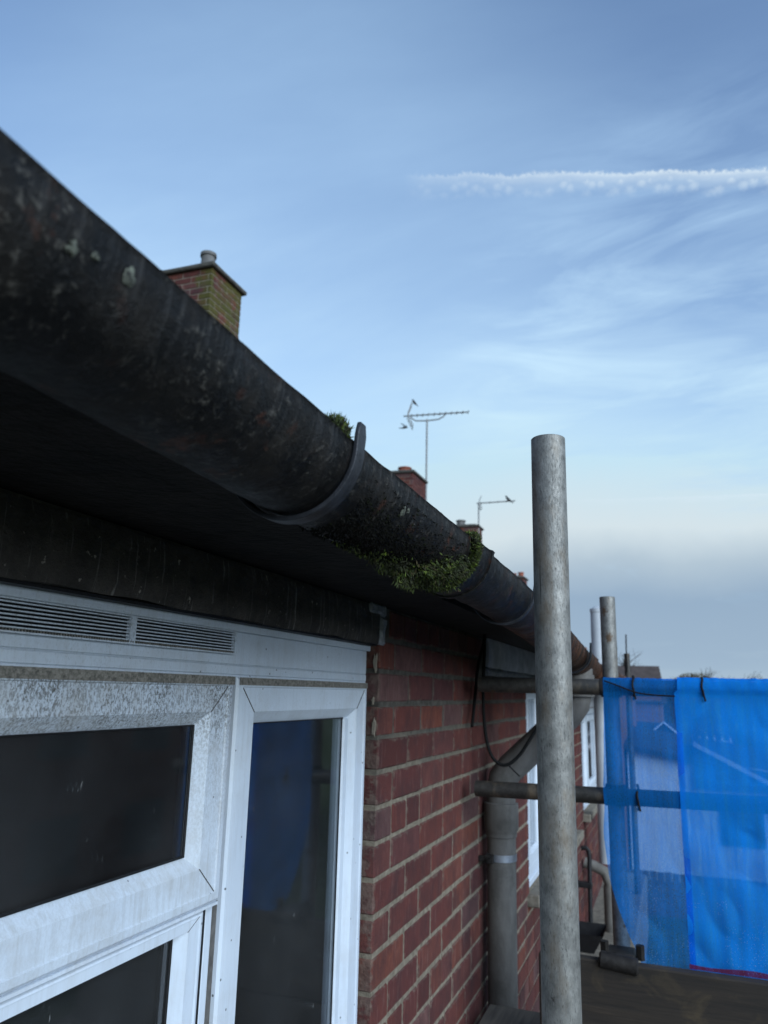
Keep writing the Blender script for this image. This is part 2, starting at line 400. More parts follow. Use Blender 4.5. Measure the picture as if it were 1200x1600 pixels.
# --- galvanised tube
def galv(name, base, rusty):
    g = G(name)
    c = g.ramp(g.noise(1, 7, .7, g.map((55, 55, 42))), [(.30, tuple(b * .5 for b in base)), (.5, base), (.72, tuple(b * 1.45 for b in base))])
    scr = g.noise(1, 4, .65, g.map((420, 420, 130)))
    c = g.mix(g.ramp(scr, [(.55, 0.0), (.70, .7)]), c, (.05, .05, .046))
    hatch = g.noise(1, 5, .75, g.map((300, 300, 170), None, (.5, .6, 0)))
    c = g.mix(g.ramp(hatch, [(.60, 0.0), (.78, .45)]), c, (.33, .33, .31))
    c = g.mix(g.ramp(hatch, [(.26, .45), (.38, 0.0)]), c, (.07, .067, .06))
    sp = g.noise(1, 5, .65, g.map((22, 22, 9)))
    c = g.mix(g.ramp(sp, [(.50, 0.0), (.68, .7 * rusty)]), c, (.165, .125, .085))
    dk = g.noise(1, 4, .6, g.map((60, 60, 44)))
    c = g.mix(g.ramp(dk, [(.68, 0.0), (.73, .9)]), c, (.035, .028, .024))
    ru = g.vor(1, g.map((14, 14, 9)))
    c = g.mix(g.math('MULTIPLY', g.ramp(g.math('ADD', ru, g.math('MULTIPLY', g.math('SUBTRACT', g.noise(120, 4, .7), .5), .5)), [(.09, .9), (.18, 0.0)]), rusty), c, (.10, .058, .030))
    crack = g.noise(1, 3, .5, g.map((200, 200, 5)))
    c = g.mix(g.ramp(crack, [(.71, 0.0), (.74, .8)]), c, (.03, .03, .028))
    g.color(c).rough(g.ramp(scr, [(.3, .40), (.7, .68)])).metal(.45).spec(.4).bump(g.math('ADD', g.math('ADD', scr, hatch), g.math('MULTIPLY', sp, .6)), .0007, .6); M[name] = g.m
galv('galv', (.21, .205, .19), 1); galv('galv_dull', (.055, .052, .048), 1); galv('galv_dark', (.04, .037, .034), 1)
simple('coupler', (.03, .027, .025), .6, .4, 50, .4, .001)
simple('bolt', (.02, .018, .016), .6, .4, 60, .5)
# --- grey cement pipe
g = G('pipe_grey')
c = g.ramp(g.noise(1, 6, .65, g.map((14, 14, 5))), [(.3, (.085, .078, .069)), (.7, (.17, .16, .145))])
c = g.mix(g.ramp(g.noise(9, 5, .7), [(.56, 0.0), (.72, .6)]), c, (.06, .058, .048))
g.color(c).rough(.8).spec(.2).bump(g.noise(90, 5), .0012); M['pipe_grey'] = g.m
simple('pipe_clip', (.30, .32, .35), .4, .25, 40, .6)
simple('pipe_white', (.40, .42, .44), .5, .12, 8)
simple('black_plastic', (.006, .006, .006), .7, .3, 60)
simple('pipe_black', (.014, .014, .015), .5, .3, 30)
# --- timber
g = G('board_dark')
gr = g.noise(1, 7, .65, g.map((3, 40, 42)), .6)
c = g.ramp(gr, [(.3, (.011, .0085, .0065)), (.6, (.030, .021, .014)), (.8, (.075, .053, .033))])
st = g.noise(9, 5, .6, None, .8)
c = g.mix(g.ramp(st, [(.56, 0.0), (.70, .6)]), c, (.075, .052, .026))
g.color(c).rough(.85).bump(gr, .002); M['board_dark'] = g.m
g = G('board')
gr = g.noise(1, 7, .65, g.map((42, 3, 42)), .6)
g.color(g.ramp(gr, [(.3, (.05, .042, .034)), (.7, (.14, .118, .09))])).rough(.9).bump(gr, .002); M['board'] = g.m
# --- blue debris netting
def net_mat(name, see, col):
    g = G(name); nt = g.nt
    weave = g.noise(1, 3, .6, g.map((900, 40, 260)))
    film = g.noise(1, 5, .6, g.map((120, 40, 9)))
    cloud = g.noise(9, 4, .6)
    c = g.mix(g.ramp(film, [(.45, 0.0), (.75, .5)]), col, tuple(min(1, v * 1.5 + .02) for v in col))
    drops = g.vor(230)
    dm = g.math('MULTIPLY', g.ramp(drops, [(.10, 1.0), (.16, 0.0)]), g.math('ADD', g.ramp(g.noise(14, 3), [(.60, 0.0), (.66, .8)]), g.math('MULTIPLY', g.ramp(g.noise(7, 3), [(.46, 0.0), (.56, .8)]), g.ramp(g.math('MULTIPLY', g.sepz(), -1.0), [(.42, 0.0), (.5, 1.0)])), True))
    c = g.mix(dm, c, (.55, .68, .85))
    d = g.n('ShaderNodeBsdfDiffuse'); g.l(c, d.inputs[0])
    tl = g.n('ShaderNodeBsdfTranslucent'); g.l(c, tl.inputs[0])
    t = g.n('ShaderNodeBsdfTransparent'); t.inputs[0].default_value = (.42, .64, 1.0, 1)
    a = g.n('ShaderNodeMixShader'); a.inputs[0].default_value = .5; g.l(d.outputs[0], a.inputs[1]); g.l(tl.outputs[0], a.inputs[2])
    b = g.n('ShaderNodeMixShader')
    f = g.math('ADD', see, g.math('ADD', g.math('MULTIPLY', g.math('SUBTRACT', film, .5), .45), g.math('MULTIPLY', g.math('SUBTRACT', weave, .5), .6)), True)
    f = g.math('MULTIPLY', f, g.math('SUBTRACT', 1.0, dm), True)
    g.l(f, b.inputs[0]); g.l(a.outputs[0], b.inputs[1]); g.l(t.outputs[0], b.inputs[2])
    g.l(b.outputs[0], nt.nodes['Material Output'].inputs[0]); M[name] = g.m
net_mat('net', .60, (.012, .28, .88)); net_mat('net_double', .19, (.010, .285, .92)); net_mat('net_red', .15, (.16, .022, .03))
# --- beyond
simple('render_pale', (.78, .77, .75), .9, .08, 1.2)
simple('slate', (.045, .042, .046), .8, .3, 3)
simple('roof_brown', (.075, .058, .052), .85, .3, 3)
simple('brick_plain', (.22, .10, .075), .9, .25, 6)
simple('white_paint', (.70, .71, .72), .6, .06, 4)
simple('window_dark', (.05, .06, .07), .15, .2, 3, 0, 0)
simple('fence_wood', (.12, .085, .055), .9, .3, 8)
simple('bark', (.055, .045, .035), .95, .4, 8)
simple('leaf_brown', (.085, .070, .040), .9, .5, 1.5, 0, 0)
simple('grass', (.06, .085, .03), .95, .4, 1.5)
simple('paving', (.26, .245, .22), .9, .3, 2.5)
simple('hill', (.10, .12, .12), 1, .2, .01, 0, 0)
simple('aluminium', (.20, .20, .20), .5, .2, 20, .6, 0)
simple('feather', (.035, .034, .036), .7, .5, 30, 0, 0)

# ------------------------------------------------------------------ ground, hills
GZ = -4.6
MB().add([(-900, -300, GZ), (900, -300, GZ), (900, 2500, GZ), (-900, 2500, GZ)], [(0, 1, 2, 3)]).build('ground', M['grass'], kind='structure', loc=(0, 0, GZ))
MB().box(-1.2, 6, -6, 12, GZ - .05, GZ + .004).build('yard_paving', M['paving'], kind='structure')
hb = MB(); NH = 60
for j, (yy, hh) in enumerate(((700, 0), (1000, 1), (1400, 0))):
    for i in range(NH + 1):
        x = -900 + 1800 * i / NH
        hb.v.append(Vector((x, yy, GZ - .2 + hh * (9 + 12 * mnoise.noise(Vector((x * .004, 3.1, 0))) + 6))))
for j in range(2):
    for i in range(NH):
        a = j * (NH + 1) + i; hb.f.append((a, a + 1, a + NH + 2, a + NH + 1))
hb.build('hills', M['hill'], smooth=True, kind='structure')

# ------------------------------------------------------------------ our terraced house
WX = -.645                       # brick face
PITCH, JT = .0765, .0095
BED0 = -.033
Y_END = 7.9
house = thing('terraced_house', (-4.5, 3, GZ), 'red brick terraced house with white window under the eaves, close at the left', 'house')
# openings: (y0, y1, z0, z1)
WIN1 = (-.02, 1.715, -.86, .104)
WIN2 = (3.70, 5.45, -.86, .088)
WIN3 = (6.0, 7.42, -.83, -.10)
OPEN = [WIN1, WIN2, WIN3]
LINT1 = (-.25, 1.705, .105, .1915)
LINT2 = (2.83, 5.7, .092, .200)
# mortar core: boxes round the openings
core = MB(); XF, XB = WX - .0030, WX - .12
def band(y0, y1, z0, z1): core.box(XB, XF, y0, y1, z0, z1)
TOPZ = .196
band(-2.5, WIN1[0] - .004, GZ, TOPZ)
band(WIN1[0] - .004, WIN1[1] + .012, WIN1[3] + .08, TOPZ); band(WIN1[0] - .004, WIN1[1] + .012, GZ, WIN1[2])
band(WIN1[1] + .012, WIN2[0] - .005, GZ, TOPZ)
band(WIN2[0] - .005, WIN2[1] + .005, WIN2[3], TOPZ); band(WIN2[0] - .005, WIN2[1] + .005, GZ, WIN2[2])
band(WIN2[1] + .005, WIN3[0] - .005, GZ, TOPZ)
band(WIN3[0] - .005, WIN3[1] + .005, WIN3[3], TOPZ); band(WIN3[0] - .005, WIN3[1] + .005, GZ, WIN3[2])
band(WIN3[1] + .005, Y_END, GZ, TOPZ)
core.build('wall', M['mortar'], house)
# back and end walls
MB().box(-8.4, -8.3, -2.5, Y_END, GZ, .46).box(-8.3, XB, -2.5, -2.4, GZ, .46).box(-8.3, XB, Y_END - .1, Y_END - .003, GZ, .46).build('outer_wall', M['brick_plain'], house)
# brick meshes, shared
def brick_mesh(name, ln, h, dp, seed, mat, bev=.004):
    b = MB().box(-dp, 0, 0, ln, 0, h)
    me = bpy.data.meshes.new(name); me.from_pydata(b.v, [], b.f)
    bm = bmesh.new(); bm.from_mesh(me); bmesh.ops.recalc_face_normals(bm, faces=bm.faces)
    bmesh.ops.bevel(bm, geom=list(bm.edges), offset=bev, segments=1, affect='EDGES')
    for v in bm.verts: v.co += mnoise.noise_vector(v.co * 30 + Vector((seed * 7.3, 0, 0))) * .0016
    bm.to_mesh(me); bm.free(); me.materials.append(mat); return me
BH = PITCH - JT
BM_S = [brick_mesh('brick', .215, BH, .1, i, M['brick']) for i in range(4)]
BM_H = [brick_mesh('brick', .1025, BH, .1, i + 9, M['brick']) for i in range(3)]
BM_Q = [brick_mesh('brick', .064, BH, .1, i + 19, M['brick']) for i in range(2)]
def blocked(y0, y1, z0, z1):
    for (a, b, c, d) in OPEN + [LINT1, LINT2]:
        if y1 > a + .004 and y0 < b - .004 and z1 > c + .012 and z0 < d - .012: return True
    return False
n_brick = 0
joined = MB()
krow = range(-26, 3)
for k in krow:
    z0 = BED0 + k * PITCH + JT / 2; z1 = z0 + BH
    header = (k % 6 == 2)
    segs = []
    # runs between openings
    cuts = [-.30]
    runs = []
    for (a, b) in ((-.9, WIN1[0]), (WIN1[0], WIN1[1] + .009), (WIN1[1] + .009, WIN2[0]), (WIN2[0], WIN2[1]), (WIN2[1], WIN3[0]), (WIN3[0], WIN3[1]), (WIN3[1], Y_END)):
        runs.append((a, b))
    # merge runs into continuous spans wherever the course is not interrupted
    span = []
    for a, b in runs:
        bl = any(abs(a - o[0]) < .02 and z1 > o[2] + .012 and z0 < o[3] - .012 for o in OPEN)
        if bl: span.append(None)
        else:
            if span and span[-1] is not None: span[-1] = (span[-1][0], b)
            else: span.append((a, b))
    for sp in span:
        if sp is None: continue
        a, b = sp; y = a
        if abs(a + .9) < .01: y = a - random.random() * .1
        first = True
        while y < b - .02:
            ln = .1025 if header else .215
            if first and k % 2 and not header: ln = .1025
            if random.random() < .06: ln = .1025
            first = False
            if y + ln > b - .01: ln = b - y
            elif b - (y + ln + JT) < .05 and b < Y_END: ln = b - y
            y1 = y + ln
            if not blocked(y, y1, z0, z1) and not (LINT1[2] - .02 < (z0 + z1) / 2 < LINT1[3] + .01 and y < 1.70) and y1 > -.5:
                mid = (y + y1) / 2
                near = ((1.70 < mid < 3.9 and z0 > -1.16) or (-.1 < mid < 1.73 and z0 > .18)) and z0 < .44 and z1 < .2
                jx = random.uniform(-.0010, .0016)
                if near and n_brick < 298 and ln > .03:
                    src = random.choice(BM_S if ln > .15 else BM_H if ln > .08 else BM_Q)
                    base_ln = .215 if ln > .15 else .1025 if ln > .08 else .064
                    o = bpy.data.objects.new('brick', src)
                    link(o, (WX + jx, y, z0 + random.uniform(-.0012, .0012)), house)
                    o.scale = (1, ln / base_ln, 1)
                    o.rotation_euler = (random.uniform(-.006, .006), 0, random.uniform(-.003, .003))
                    n_brick += 1
                elif z0 > -2.1 and ln > .02:
                    joined.box(WX - .09, WX + jx, y, y1, z0, z1)
            y = y1 + JT
joined.build('brickwork_beyond', M['brick_joined'], house, kind='stuff')

# lintels, sills
lb = MB()
NL = 60
def slab(y0, y1, z0, z1, xf, xb, amp, seed, ny=60, nz=5):
    m = MB()
    for j in range(nz + 1):
        for i in range(ny + 1):
            y = y0 + (y1 - y0) * i / ny; z = z0 + (z1 - z0) * j / nz
            e = amp if j in (0, nz) else amp * .4
            p = Vector((y * 14, z * 30, seed))
            m.v.append(Vector((xf + mnoise.noise(p * 1.7) * amp * .5 - (.004 if j in (0, nz) else 0), y, z + mnoise.noise(p + Vector((9, 0, 0))) * e)))
    for j in range(nz):
        for i in range(ny):
            a = j * (ny + 1) + i; m.f.append((a, a + 1, a + ny + 2, a + ny + 1))
    n0 = len(m.v)
    bl = [(xb, y0, z0), (xb, y1, z0), (xb, y1, z1), (xb, y0, z1)]
    m.v += [Vector(v) for v in bl]
    m.f.append(tuple([n0, n0 + 1] + [i for i in reversed(range(ny + 1))]))
    m.f.append(tuple([n0 + 2, n0 + 3] + [nz * (ny + 1) + i for i in range(ny + 1)]))
    m.f.append(tuple([n0 + 3, n0] + [j * (ny + 1) for j in range(nz + 1)]))
    m.f.append(tuple([n0 + 1, n0 + 2] + [j * (ny + 1) + ny for j in reversed(range(nz + 1))]))
    return m
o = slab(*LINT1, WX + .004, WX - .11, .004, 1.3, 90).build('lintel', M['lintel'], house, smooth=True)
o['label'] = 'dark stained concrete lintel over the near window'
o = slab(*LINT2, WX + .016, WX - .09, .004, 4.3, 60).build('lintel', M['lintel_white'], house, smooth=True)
o['label'] = 'white painted lintel under the eaves beyond the hanging cable'
slab(2.83, 4.6, .066, .092, WX + .012, WX - .05, .012, 7.7, 40, 3).build('mortar_bed', M['mortar_pale'], house, smooth=True)
# pale patch of mortar wrapped round the lintel's end
mp_ = MB().box(WX - .03, WX + .009, 1.640, 1.742, .172, .200).box(WX - .03, WX + .0085, 1.704, 1.744, .105, .1715)
mp_.build('mortar_patch', M['mortar_pale'], house, bevel=.006, subdiv=3, disp=.006, dscale=28)
def smear(zc, xc, rz_, rx_, seed):
    m = MB(); n = 18
    for d in (.0, .003):
        for i in range(n):
            t = 2 * math.pi * i / n; k = 1 + .75 * mnoise.noise(Vector((math.cos(t) * 1.7, math.sin(t) * 1.7, seed)))
            k2 = k * (1 if d == 0 else .75)
            m.v.append(Vector((min(xc + rx_ * k2 * math.cos(t), WX - .001), 1.7235 - d, zc + rz_ * k2 * math.sin(t))))
    for i in range(n): m.f.append((i, (i + 1) % n, n + (i + 1) % n, n + i))
    m.f.append(tuple(n + i for i in range(n)))
    m.build('mortar_smear', M['mortar_far'], house)
for q in ((.062, WX - .012, .022, .006, 1.2), (-.085, WX - .012, .020, .006, 3.3), (-.025, WX - .015, .008, .004, 6.1)): smear(*q)

# ------------------------------------------------------------------ windows
GX = -.676                     # face of the plastic frame
def sash_prof(x, w):           # from the outer edge in to the glass
    return [(0, x - .03), (0, x), (.004, x + .004), (w * .20, x + .005), (w * .22, x + .003), (w * .74, x + .003), (w, x - .013), (w, x - .0138)]
def seams(parent, y0, y1, z0, z1, wy, wz, x, corners):
    for (c, d) in corners:      # c: 0 low-y/high-y, d: low/high z
        ya, yb = (y0, y0 + wy) if c == 0 else (y1, y1 - wy)
        za, zb = (z0, z0 + wz) if d == 0 else (z1, z1 - wz)
        f0, f1 = .22, .75
        p = Vector((x, ya + (yb - ya) * f0, za + (zb - za) * f0)); q = Vector((x, ya + (yb - ya) * f1, za + (zb - za) * f1))
        t = (q - p).normalized(); nn = Vector((0, -t.z, t.y)) * .00035
        MB().add([p - nn, q - nn, q + nn, p + nn, p - nn - Vector((.002, 0, 0)), q - nn - Vector((.002, 0, 0)), q + nn - Vector((.002, 0, 0)), p + nn - Vector((.002, 0, 0))],
                 [(0, 1, 2, 3), (7, 6, 5, 4), (0, 4, 5, 1), (1, 5, 6, 2), (2, 6, 7, 3), (3, 7, 4, 0)]).build('mitre_seam', M['seam'], parent)
def pane(parent, y0, y1, z0, z1, x):
    MB().box(x - .004, x, y0 - .004, y1 + .004, z0 - .004, z1 + .004).build('pane', M['glass'], parent)
    MB().box(x - .024, x - .02, y0 - .004, y1 + .004, z0 - .004, z1 + .004).build('pane', M['glass'], parent)
    gk = MB().ring(y0 - .001, y1 + .001, z0 - .001, z1 + .001, [(0, x + .004), (0, x + .0035), (.0022, x + .002), (.0022, x + .0005)])
    gk.build('gasket', M['gasket'], parent)
    sp = MB().ring(y0 - .001, y1 + .001, z0 - .001, z1 + .001, [(0, x - .0055), (.011, x - .0055), (.011, x - .0185), (0, x - .0185)])
    sp.build('spacer_bar', M['gasket'], parent)
# window 1 : outer frame and mullion
y0, y1, z0, z1 = WIN1
fr_ = MB()
fr_.ring(y0 + .003, y1 - .003, z0 + .03, .0185, [(0, GX - .06), (0, GX), (.010, GX + .0005), (.012, GX - .012), (.05, GX - .012), (.05, GX - .06)])
fr_.box(GX - .06, GX + .0012, y0 + .003, y1 - .0035, .0185, .0335)          # frame head
fr_.box(GX - .06, GX - .0005, y0 + .003, y1 - .0038, .0335, .0352)          # seam
fr_.box(GX - .06, GX + .0008, y0 + .003, y1 - .0036, .0352, .0885)          # extension piece
fr_.box(GX - .06, GX + .010, y0 + .002, y1 - .002, .0885, .103)             # top bead
fr_.box(GX - .06, GX - .0008, 1.088, 1.142, z0 + .035, .0183)               # mullion
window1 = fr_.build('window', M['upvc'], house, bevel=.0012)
window1['label'] = 'near white plastic window with trickle vent under the dark lintel'
# top-hung sash at the left, heavily speckled
SG = GX + .008
top_sash = MB().ring(.16, 1.104, -.318, .0155, sash_prof(SG, .063), 1.32, 1.17).build('sash', M['upvc_grimy'], window1)
top_sash['label'] = 'grimy speckled top light sash'
MB().box(SG + .0052, SG + .0062, .162, 1.102, .0022, .0150).build('grime_strip', M['upvc_scum'], window1)
pane(window1, .16 + .084, 1.104 - .084, -.318 + .0745, .0155 - .0745, SG - .014)
seams(window1, .16, 1.104, -.318, .0155, .063 * 1.32, .063 * 1.17, SG + .0045, [(1, 0), (1, 1)])
MB().box(SG - .03, SG + .0035, .17, 1.100, -.3225, -.3185).build('drip_bead', M['upvc_dirty'], window1)
# casement under it
low = MB().ring(.16, 1.076, -.80, -.326, sash_prof(GX + .001, .040), 1.30, .66).build('sash', M['upvc'], window1)
pane(window1, .16 + .053, 1.076 - .053, -.80 + .028, -.326 - .028, GX - .016)
seams(window1, .16, 1.076, -.80, -.326, .053, .027, GX + .0045, [(1, 1)])
MB().box(GX - .02, GX - .0012, 1.0775, 1.087, -.80, -.322).build('gasket', M['gasket'], window1)
# fixed light at the right
MB().ring(1.118, 1.700, -.80, .0150, sash_prof(GX + .006, .066), 1.22, 1.15).build('sash', M['upvc'], window1)
MB().box(GX + .0112, GX + .0121, 1.122, 1.696, .0022, .0145).build('grime_strip', M['upvc_scum'], window1)
pane(window1, 1.118 + .081, 1.700 - .081 - .026, -.80 + .076, .0150 - .0765, GX - .008)
MB().box(GX - .02, GX - .0005, 1.5935, 1.6195, -.725, -.0605).build('glazing_bead', M['upvc'], window1, bevel=.004)
seams(window1, 1.118, 1.700, -.80, .015, .0805, .076, GX + .0105, [(0, 1), (1, 1)])
MB().box(GX - .01, GX - .0002, 1.1045, 1.1175, -.80, .0160).build('gasket', M['seam'], window1)
# left hand end light (mostly out of the picture)
MB().ring(.0, .148, -.80, .0150, sash_prof(GX + .006, .040)).build('sash', M['upvc_dirty'], window1)
pane(window1, .040, .108, -.76, -.025, GX - .008)
# trickle vent
tv = MB().box(GX + .001, GX + .0095, .20, 1.106, .0505, .0525).box(GX + .001, GX + .0095, .20, 1.106, .0860, .0880)
tv.box(GX + .001, GX + .0095, 1.1010, 1.106, .0525, .0860).box(GX + .001, GX + .0088, .838, .850, .0525, .0860).box(GX + .001, GX + .0018, .20, 1.101, .0525, .0860)
trickle = tv.build('trickle_vent', M['upvc_dirty'], window1)
sl = MB()
for i in range(7):
    z = .0565 + i * .0045
    sl.box(GX + .003, GX + .0082, .20, .837, z - .00085, z + .00085).box(GX + .003, GX + .0082, .851, 1.100, z - .00085, z + .00085)
sl.build('vent_slats', M['upvc_dirty'], window1, kind='stuff')
MB().box(GX + .0018, GX + .0026, .20, .8375, .0528, .0857).box(GX + .0018, GX + .0026, .8505, 1.1008, .0528, .0857).build('vent_shade_strip', M['gasket'], window1)  # dark strips laid behind the slats paint in the shade between them
sv = MB()
for i in range(200):
    yv = .21 + i * .0045
    sv.box(GX + .0082, GX + .0092, yv, yv + .0018, .0522, .0552)
sv.build('vent_comb', M['upvc_scum'], window1, kind='stuff')
# little flaws on the plastic
MB().box(WX - .03, WX - .002, y0 + .01, y1 - .01, .1005, .1045).wobble(.002, 60).build('sealant', M['gasket'], window1, subdiv=2, disp=.0015, dscale=60)
MB().box(WX - .10, WX + .045, y0 - .05, y1 + .04, -.905, -.862).build('window_sill', M['stone_sill'], house, bevel=.004)
# room behind the near window: five inner faces
rm = MB(); a, b, c, d, e, f_ = -3.6, -.745, -.6, 2.6, -1.7, .55
rm.box(a - .05, a, c, d, e, f_).box(a, b, c - .05, c, e, f_).box(a, b, d, d + .05, e, f_).box(a, b, c, d, e - .05, e).box(a, b, c, d, f_, f_ + .05)
rm.build('room_wall', M['room'], house)
def folds(name, ya, yb, za, zb, x, amp, mat, ph):
    cu = MB(); n = 48
    for i in range(n + 1):
        y = ya + (yb - ya) * i / n; xx = x + amp * math.sin(i * .9 + ph) + amp * .6 * math.sin(i * 2.3 + ph)
        cu.v += [Vector((xx, y, za)), Vector((xx, y, zb))]
    for i in range(n): cu.f.append((2*i, 2*i + 2, 2*i + 3, 2*i + 1))
    cu.build(name, M[mat], house, smooth=True)
folds('curtain', 1.30, 1.70, -.40, .15, -.79, .008, 'curtain_grey', 0.0)
folds('curtain', -.05, 1.02, -.95, .15, -.86, .006, 'curtain', 1.0)
MB().box(-.90, -.88, .0, 1.7, -.46, -.43).build('window_board', M['curtain'], house)
# the windows farther along
for (wy0, wy1, wz0, wz1), lab in ((WIN2, 'white plastic window behind the near scaffold pole'), (WIN3, 'white plastic window beyond the scaffold guard rails')):
    w = MB().ring(wy0 + .004, wy1 - .004, wz0 + .03, wz1 - .004, [(0, GX - .05), (0, GX + .012), (.045, GX + .012), (.060, GX - .01), (.060, GX - .05)]).box(GX - .05, GX + .01, wy0 + .44, wy0 + .50, wz0 + .08, wz1 - .05).build('window', M['upvc'], house, bevel=.001)
    w['label'] = lab
    for (a, b) in ((wy0 + .06, wy0 + .44), (wy0 + .50, wy1 - .06)):
        MB().ring(a, b, wz0 + .09, wz1 - .06, [(0, GX - .02), (0, GX + .022), (.042, GX + .022), (.055, GX + .004), (.055, GX - .02)]).build('sash', M['upvc'], w)
        MB().box(GX - .008, GX - .004, a + .05, b - .05, wz0 + .14, wz1 - .11).build('pane', M['glass'], w)
    MB().box(GX - .06, GX - .055, wy0 + .02, wy1 - .02, wz0 + .05, wz1 - .03).build('blind', M['render_pale'], w)
    MB().box(GX - .05, GX + .02, wy0, wy1, wz0 - .002, wz0 + .03).build('cill_trim', M['upvc'], w, bevel=.004)
    MB().box(WX - .06, WX + .052, wy0 - .04, wy1 + .05, wz0 - .055, wz0 - .003).build('window_sill', M['stone_sill'], house, bevel=.006, subdiv=0)
MB().box(WX - .05, WX + .02, WIN3[0] - .08, WIN3[1] + .08, -.098, .0).build('lintel', M['lintel_white'], house, bevel=.004)

GC, GR = -.31, .0585
PATH = [(-.8, .236), (0, .225), (.2, .2205), (.6, .2085), (1.08, .206), (1.4, .2035), (1.9, .184), (2.3, .160), (2.75, .130), (3.3, .108), (4.5, .10), (7.95, .09)]
def gz(y):
    for (a, za), (b, zb) in zip(PATH, PATH[1:]):
        if y <= b:
            t = (y - a) / (b - a); return za + (zb - za) * t
    return PATH[-1][1]
# ------------------------------------------------------------------ eaves and roof
EX, EZ, TAN = -.33, .228, math.tan(R(24))
def zroof(x, y=0): return EZ + (EX - x) * TAN + (gz(y) - .2085) * max(0, 1 + (x - EX) / 1.5)
MB().box(-.655, -.464, -2.4, Y_END, .198, .214).box(-.4635, -.372, -2.4, 1.6, .198, .214).build('added_soffit', M['rafter'], house)  # dark flat soffit, added to block light and keep the eaves black
RIDGE = -4.5
rf = MB()
zb = zroof(RIDGE)
Yr0, Yr1 = -2.6, Y_END + .1
YS = [Yr0, 0, .2, .6, 1.08, 1.45, 1.9, 2.3, 2.75, 3.3, 4.5, Yr1]
XS = [-.345, -1.9, RIDGE, -8.6]
for y in YS:
    for x in XS:
        z = zroof(x, y) if x >= RIDGE else zroof(-.345)
        rf.v += [Vector((x, y, z - .022)), Vector((x, y, z - .008))]
nxs = len(XS) * 2
for j in range(len(YS) - 1):
    for i in range(len(XS) - 1):
        a = j * nxs + i * 2; b = a + 2; c = a + nxs; d = b + nxs
        rf.f += [(a, b, d, c), (a + 1, c + 1, d + 1, b + 1)]
    a = j * nxs; rf.f.append((a, a + nxs, a + nxs + 1, a + 1))
    a = j * nxs + nxs - 2; rf.f.append((a, a + 1, a + nxs + 1, a + nxs))
roof = rf.build('roof', M['roof_felt'], house)
fb = MB()
for y in YS:
    g0 = gz(y); fb.v += [Vector((-.371, y, g0 - .020)), Vector((-.371, y, g0 + .012)), Vector((-.354, y, g0 + .012)), Vector((-.354, y, g0 - .020))]
for j in range(len(YS) - 1):
    for k in range(4): fb.f.append((j*4 + k, j*4 + (k+1) % 4, j*4 + 4 + (k+1) % 4, j*4 + 4 + k))
fb.build('fascia_board', M['rafter'], house)
# tiles: the eaves course one by one, the courses above joined
def tile_geo(m, x, y, w, rnd):
    L, th = .30, .014
    dz = L * TAN * .82
    p = [(x + .0, 0), (x - L * .82, dz)]
    z0_ = zroof(x, y) + .004 + rnd
    sag = .010
    cols = 4
    b0 = len(m.v)
    for t in (0, th):
        for (px, pz) in p:
            for c in range(cols + 1):
                q = c / cols
                m.v.append(Vector((px, y + w * q, z0_ + pz + t + .012 * math.cos(math.pi * 2 * q))))
    n = cols + 1
    for c in range(cols):
        m.f += [(b0 + c, b0 + c + 1, b0 + n + c + 1, b0 + n + c), (b0 + 2*n + c, b0 + 3*n + c, b0 + 3*n + c + 1, b0 + 2*n + c + 1), (b0 + c, b0 + 2*n + c, b0 + 2*n + c + 1, b0 + c + 1)]
for i in range(42):
    y = -2.5 + i * .245
    m = MB(); tile_geo(m, -.318 + random.uniform(-.006, .006), y, .238, random.uniform(0, .006)); m.build('roof_tile', M['roof_tile'], roof, smooth=True)
m = MB()
for r_ in range(1, 17):
    for i in range(42): tile_geo(m, -.318 - r_ * .245, -2.5 + i * .245, .238, random.uniform(0, .006))
m.build('roof_tiles_above', M['roof_tile'], roof, smooth=True, kind='stuff')
MB().tube([(RIDGE, Yr0, zb + .02), (RIDGE, Yr1, zb + .02)], .11, 14).build('ridge', M['roof_tile'], roof, smooth=True)
# a flap of torn felt that hangs below the gutter by the white lintel
fl = MB()
for i in range(13):
    y = 2.45 + i * .05
    fl.v += [Vector((-.42, y, .245)), Vector((-.415 + .004 * math.sin(i), y, .165 - .018 * abs(mnoise.noise(Vector((i * .7, 2, 0)))) * 2 + (.03 if i > 9 else 0)))]
for i in range(12): fl.f.append((2*i, 2*i + 2, 2*i + 3, 2*i + 1))
fl.build('torn_felt', M['roof_felt'], house)

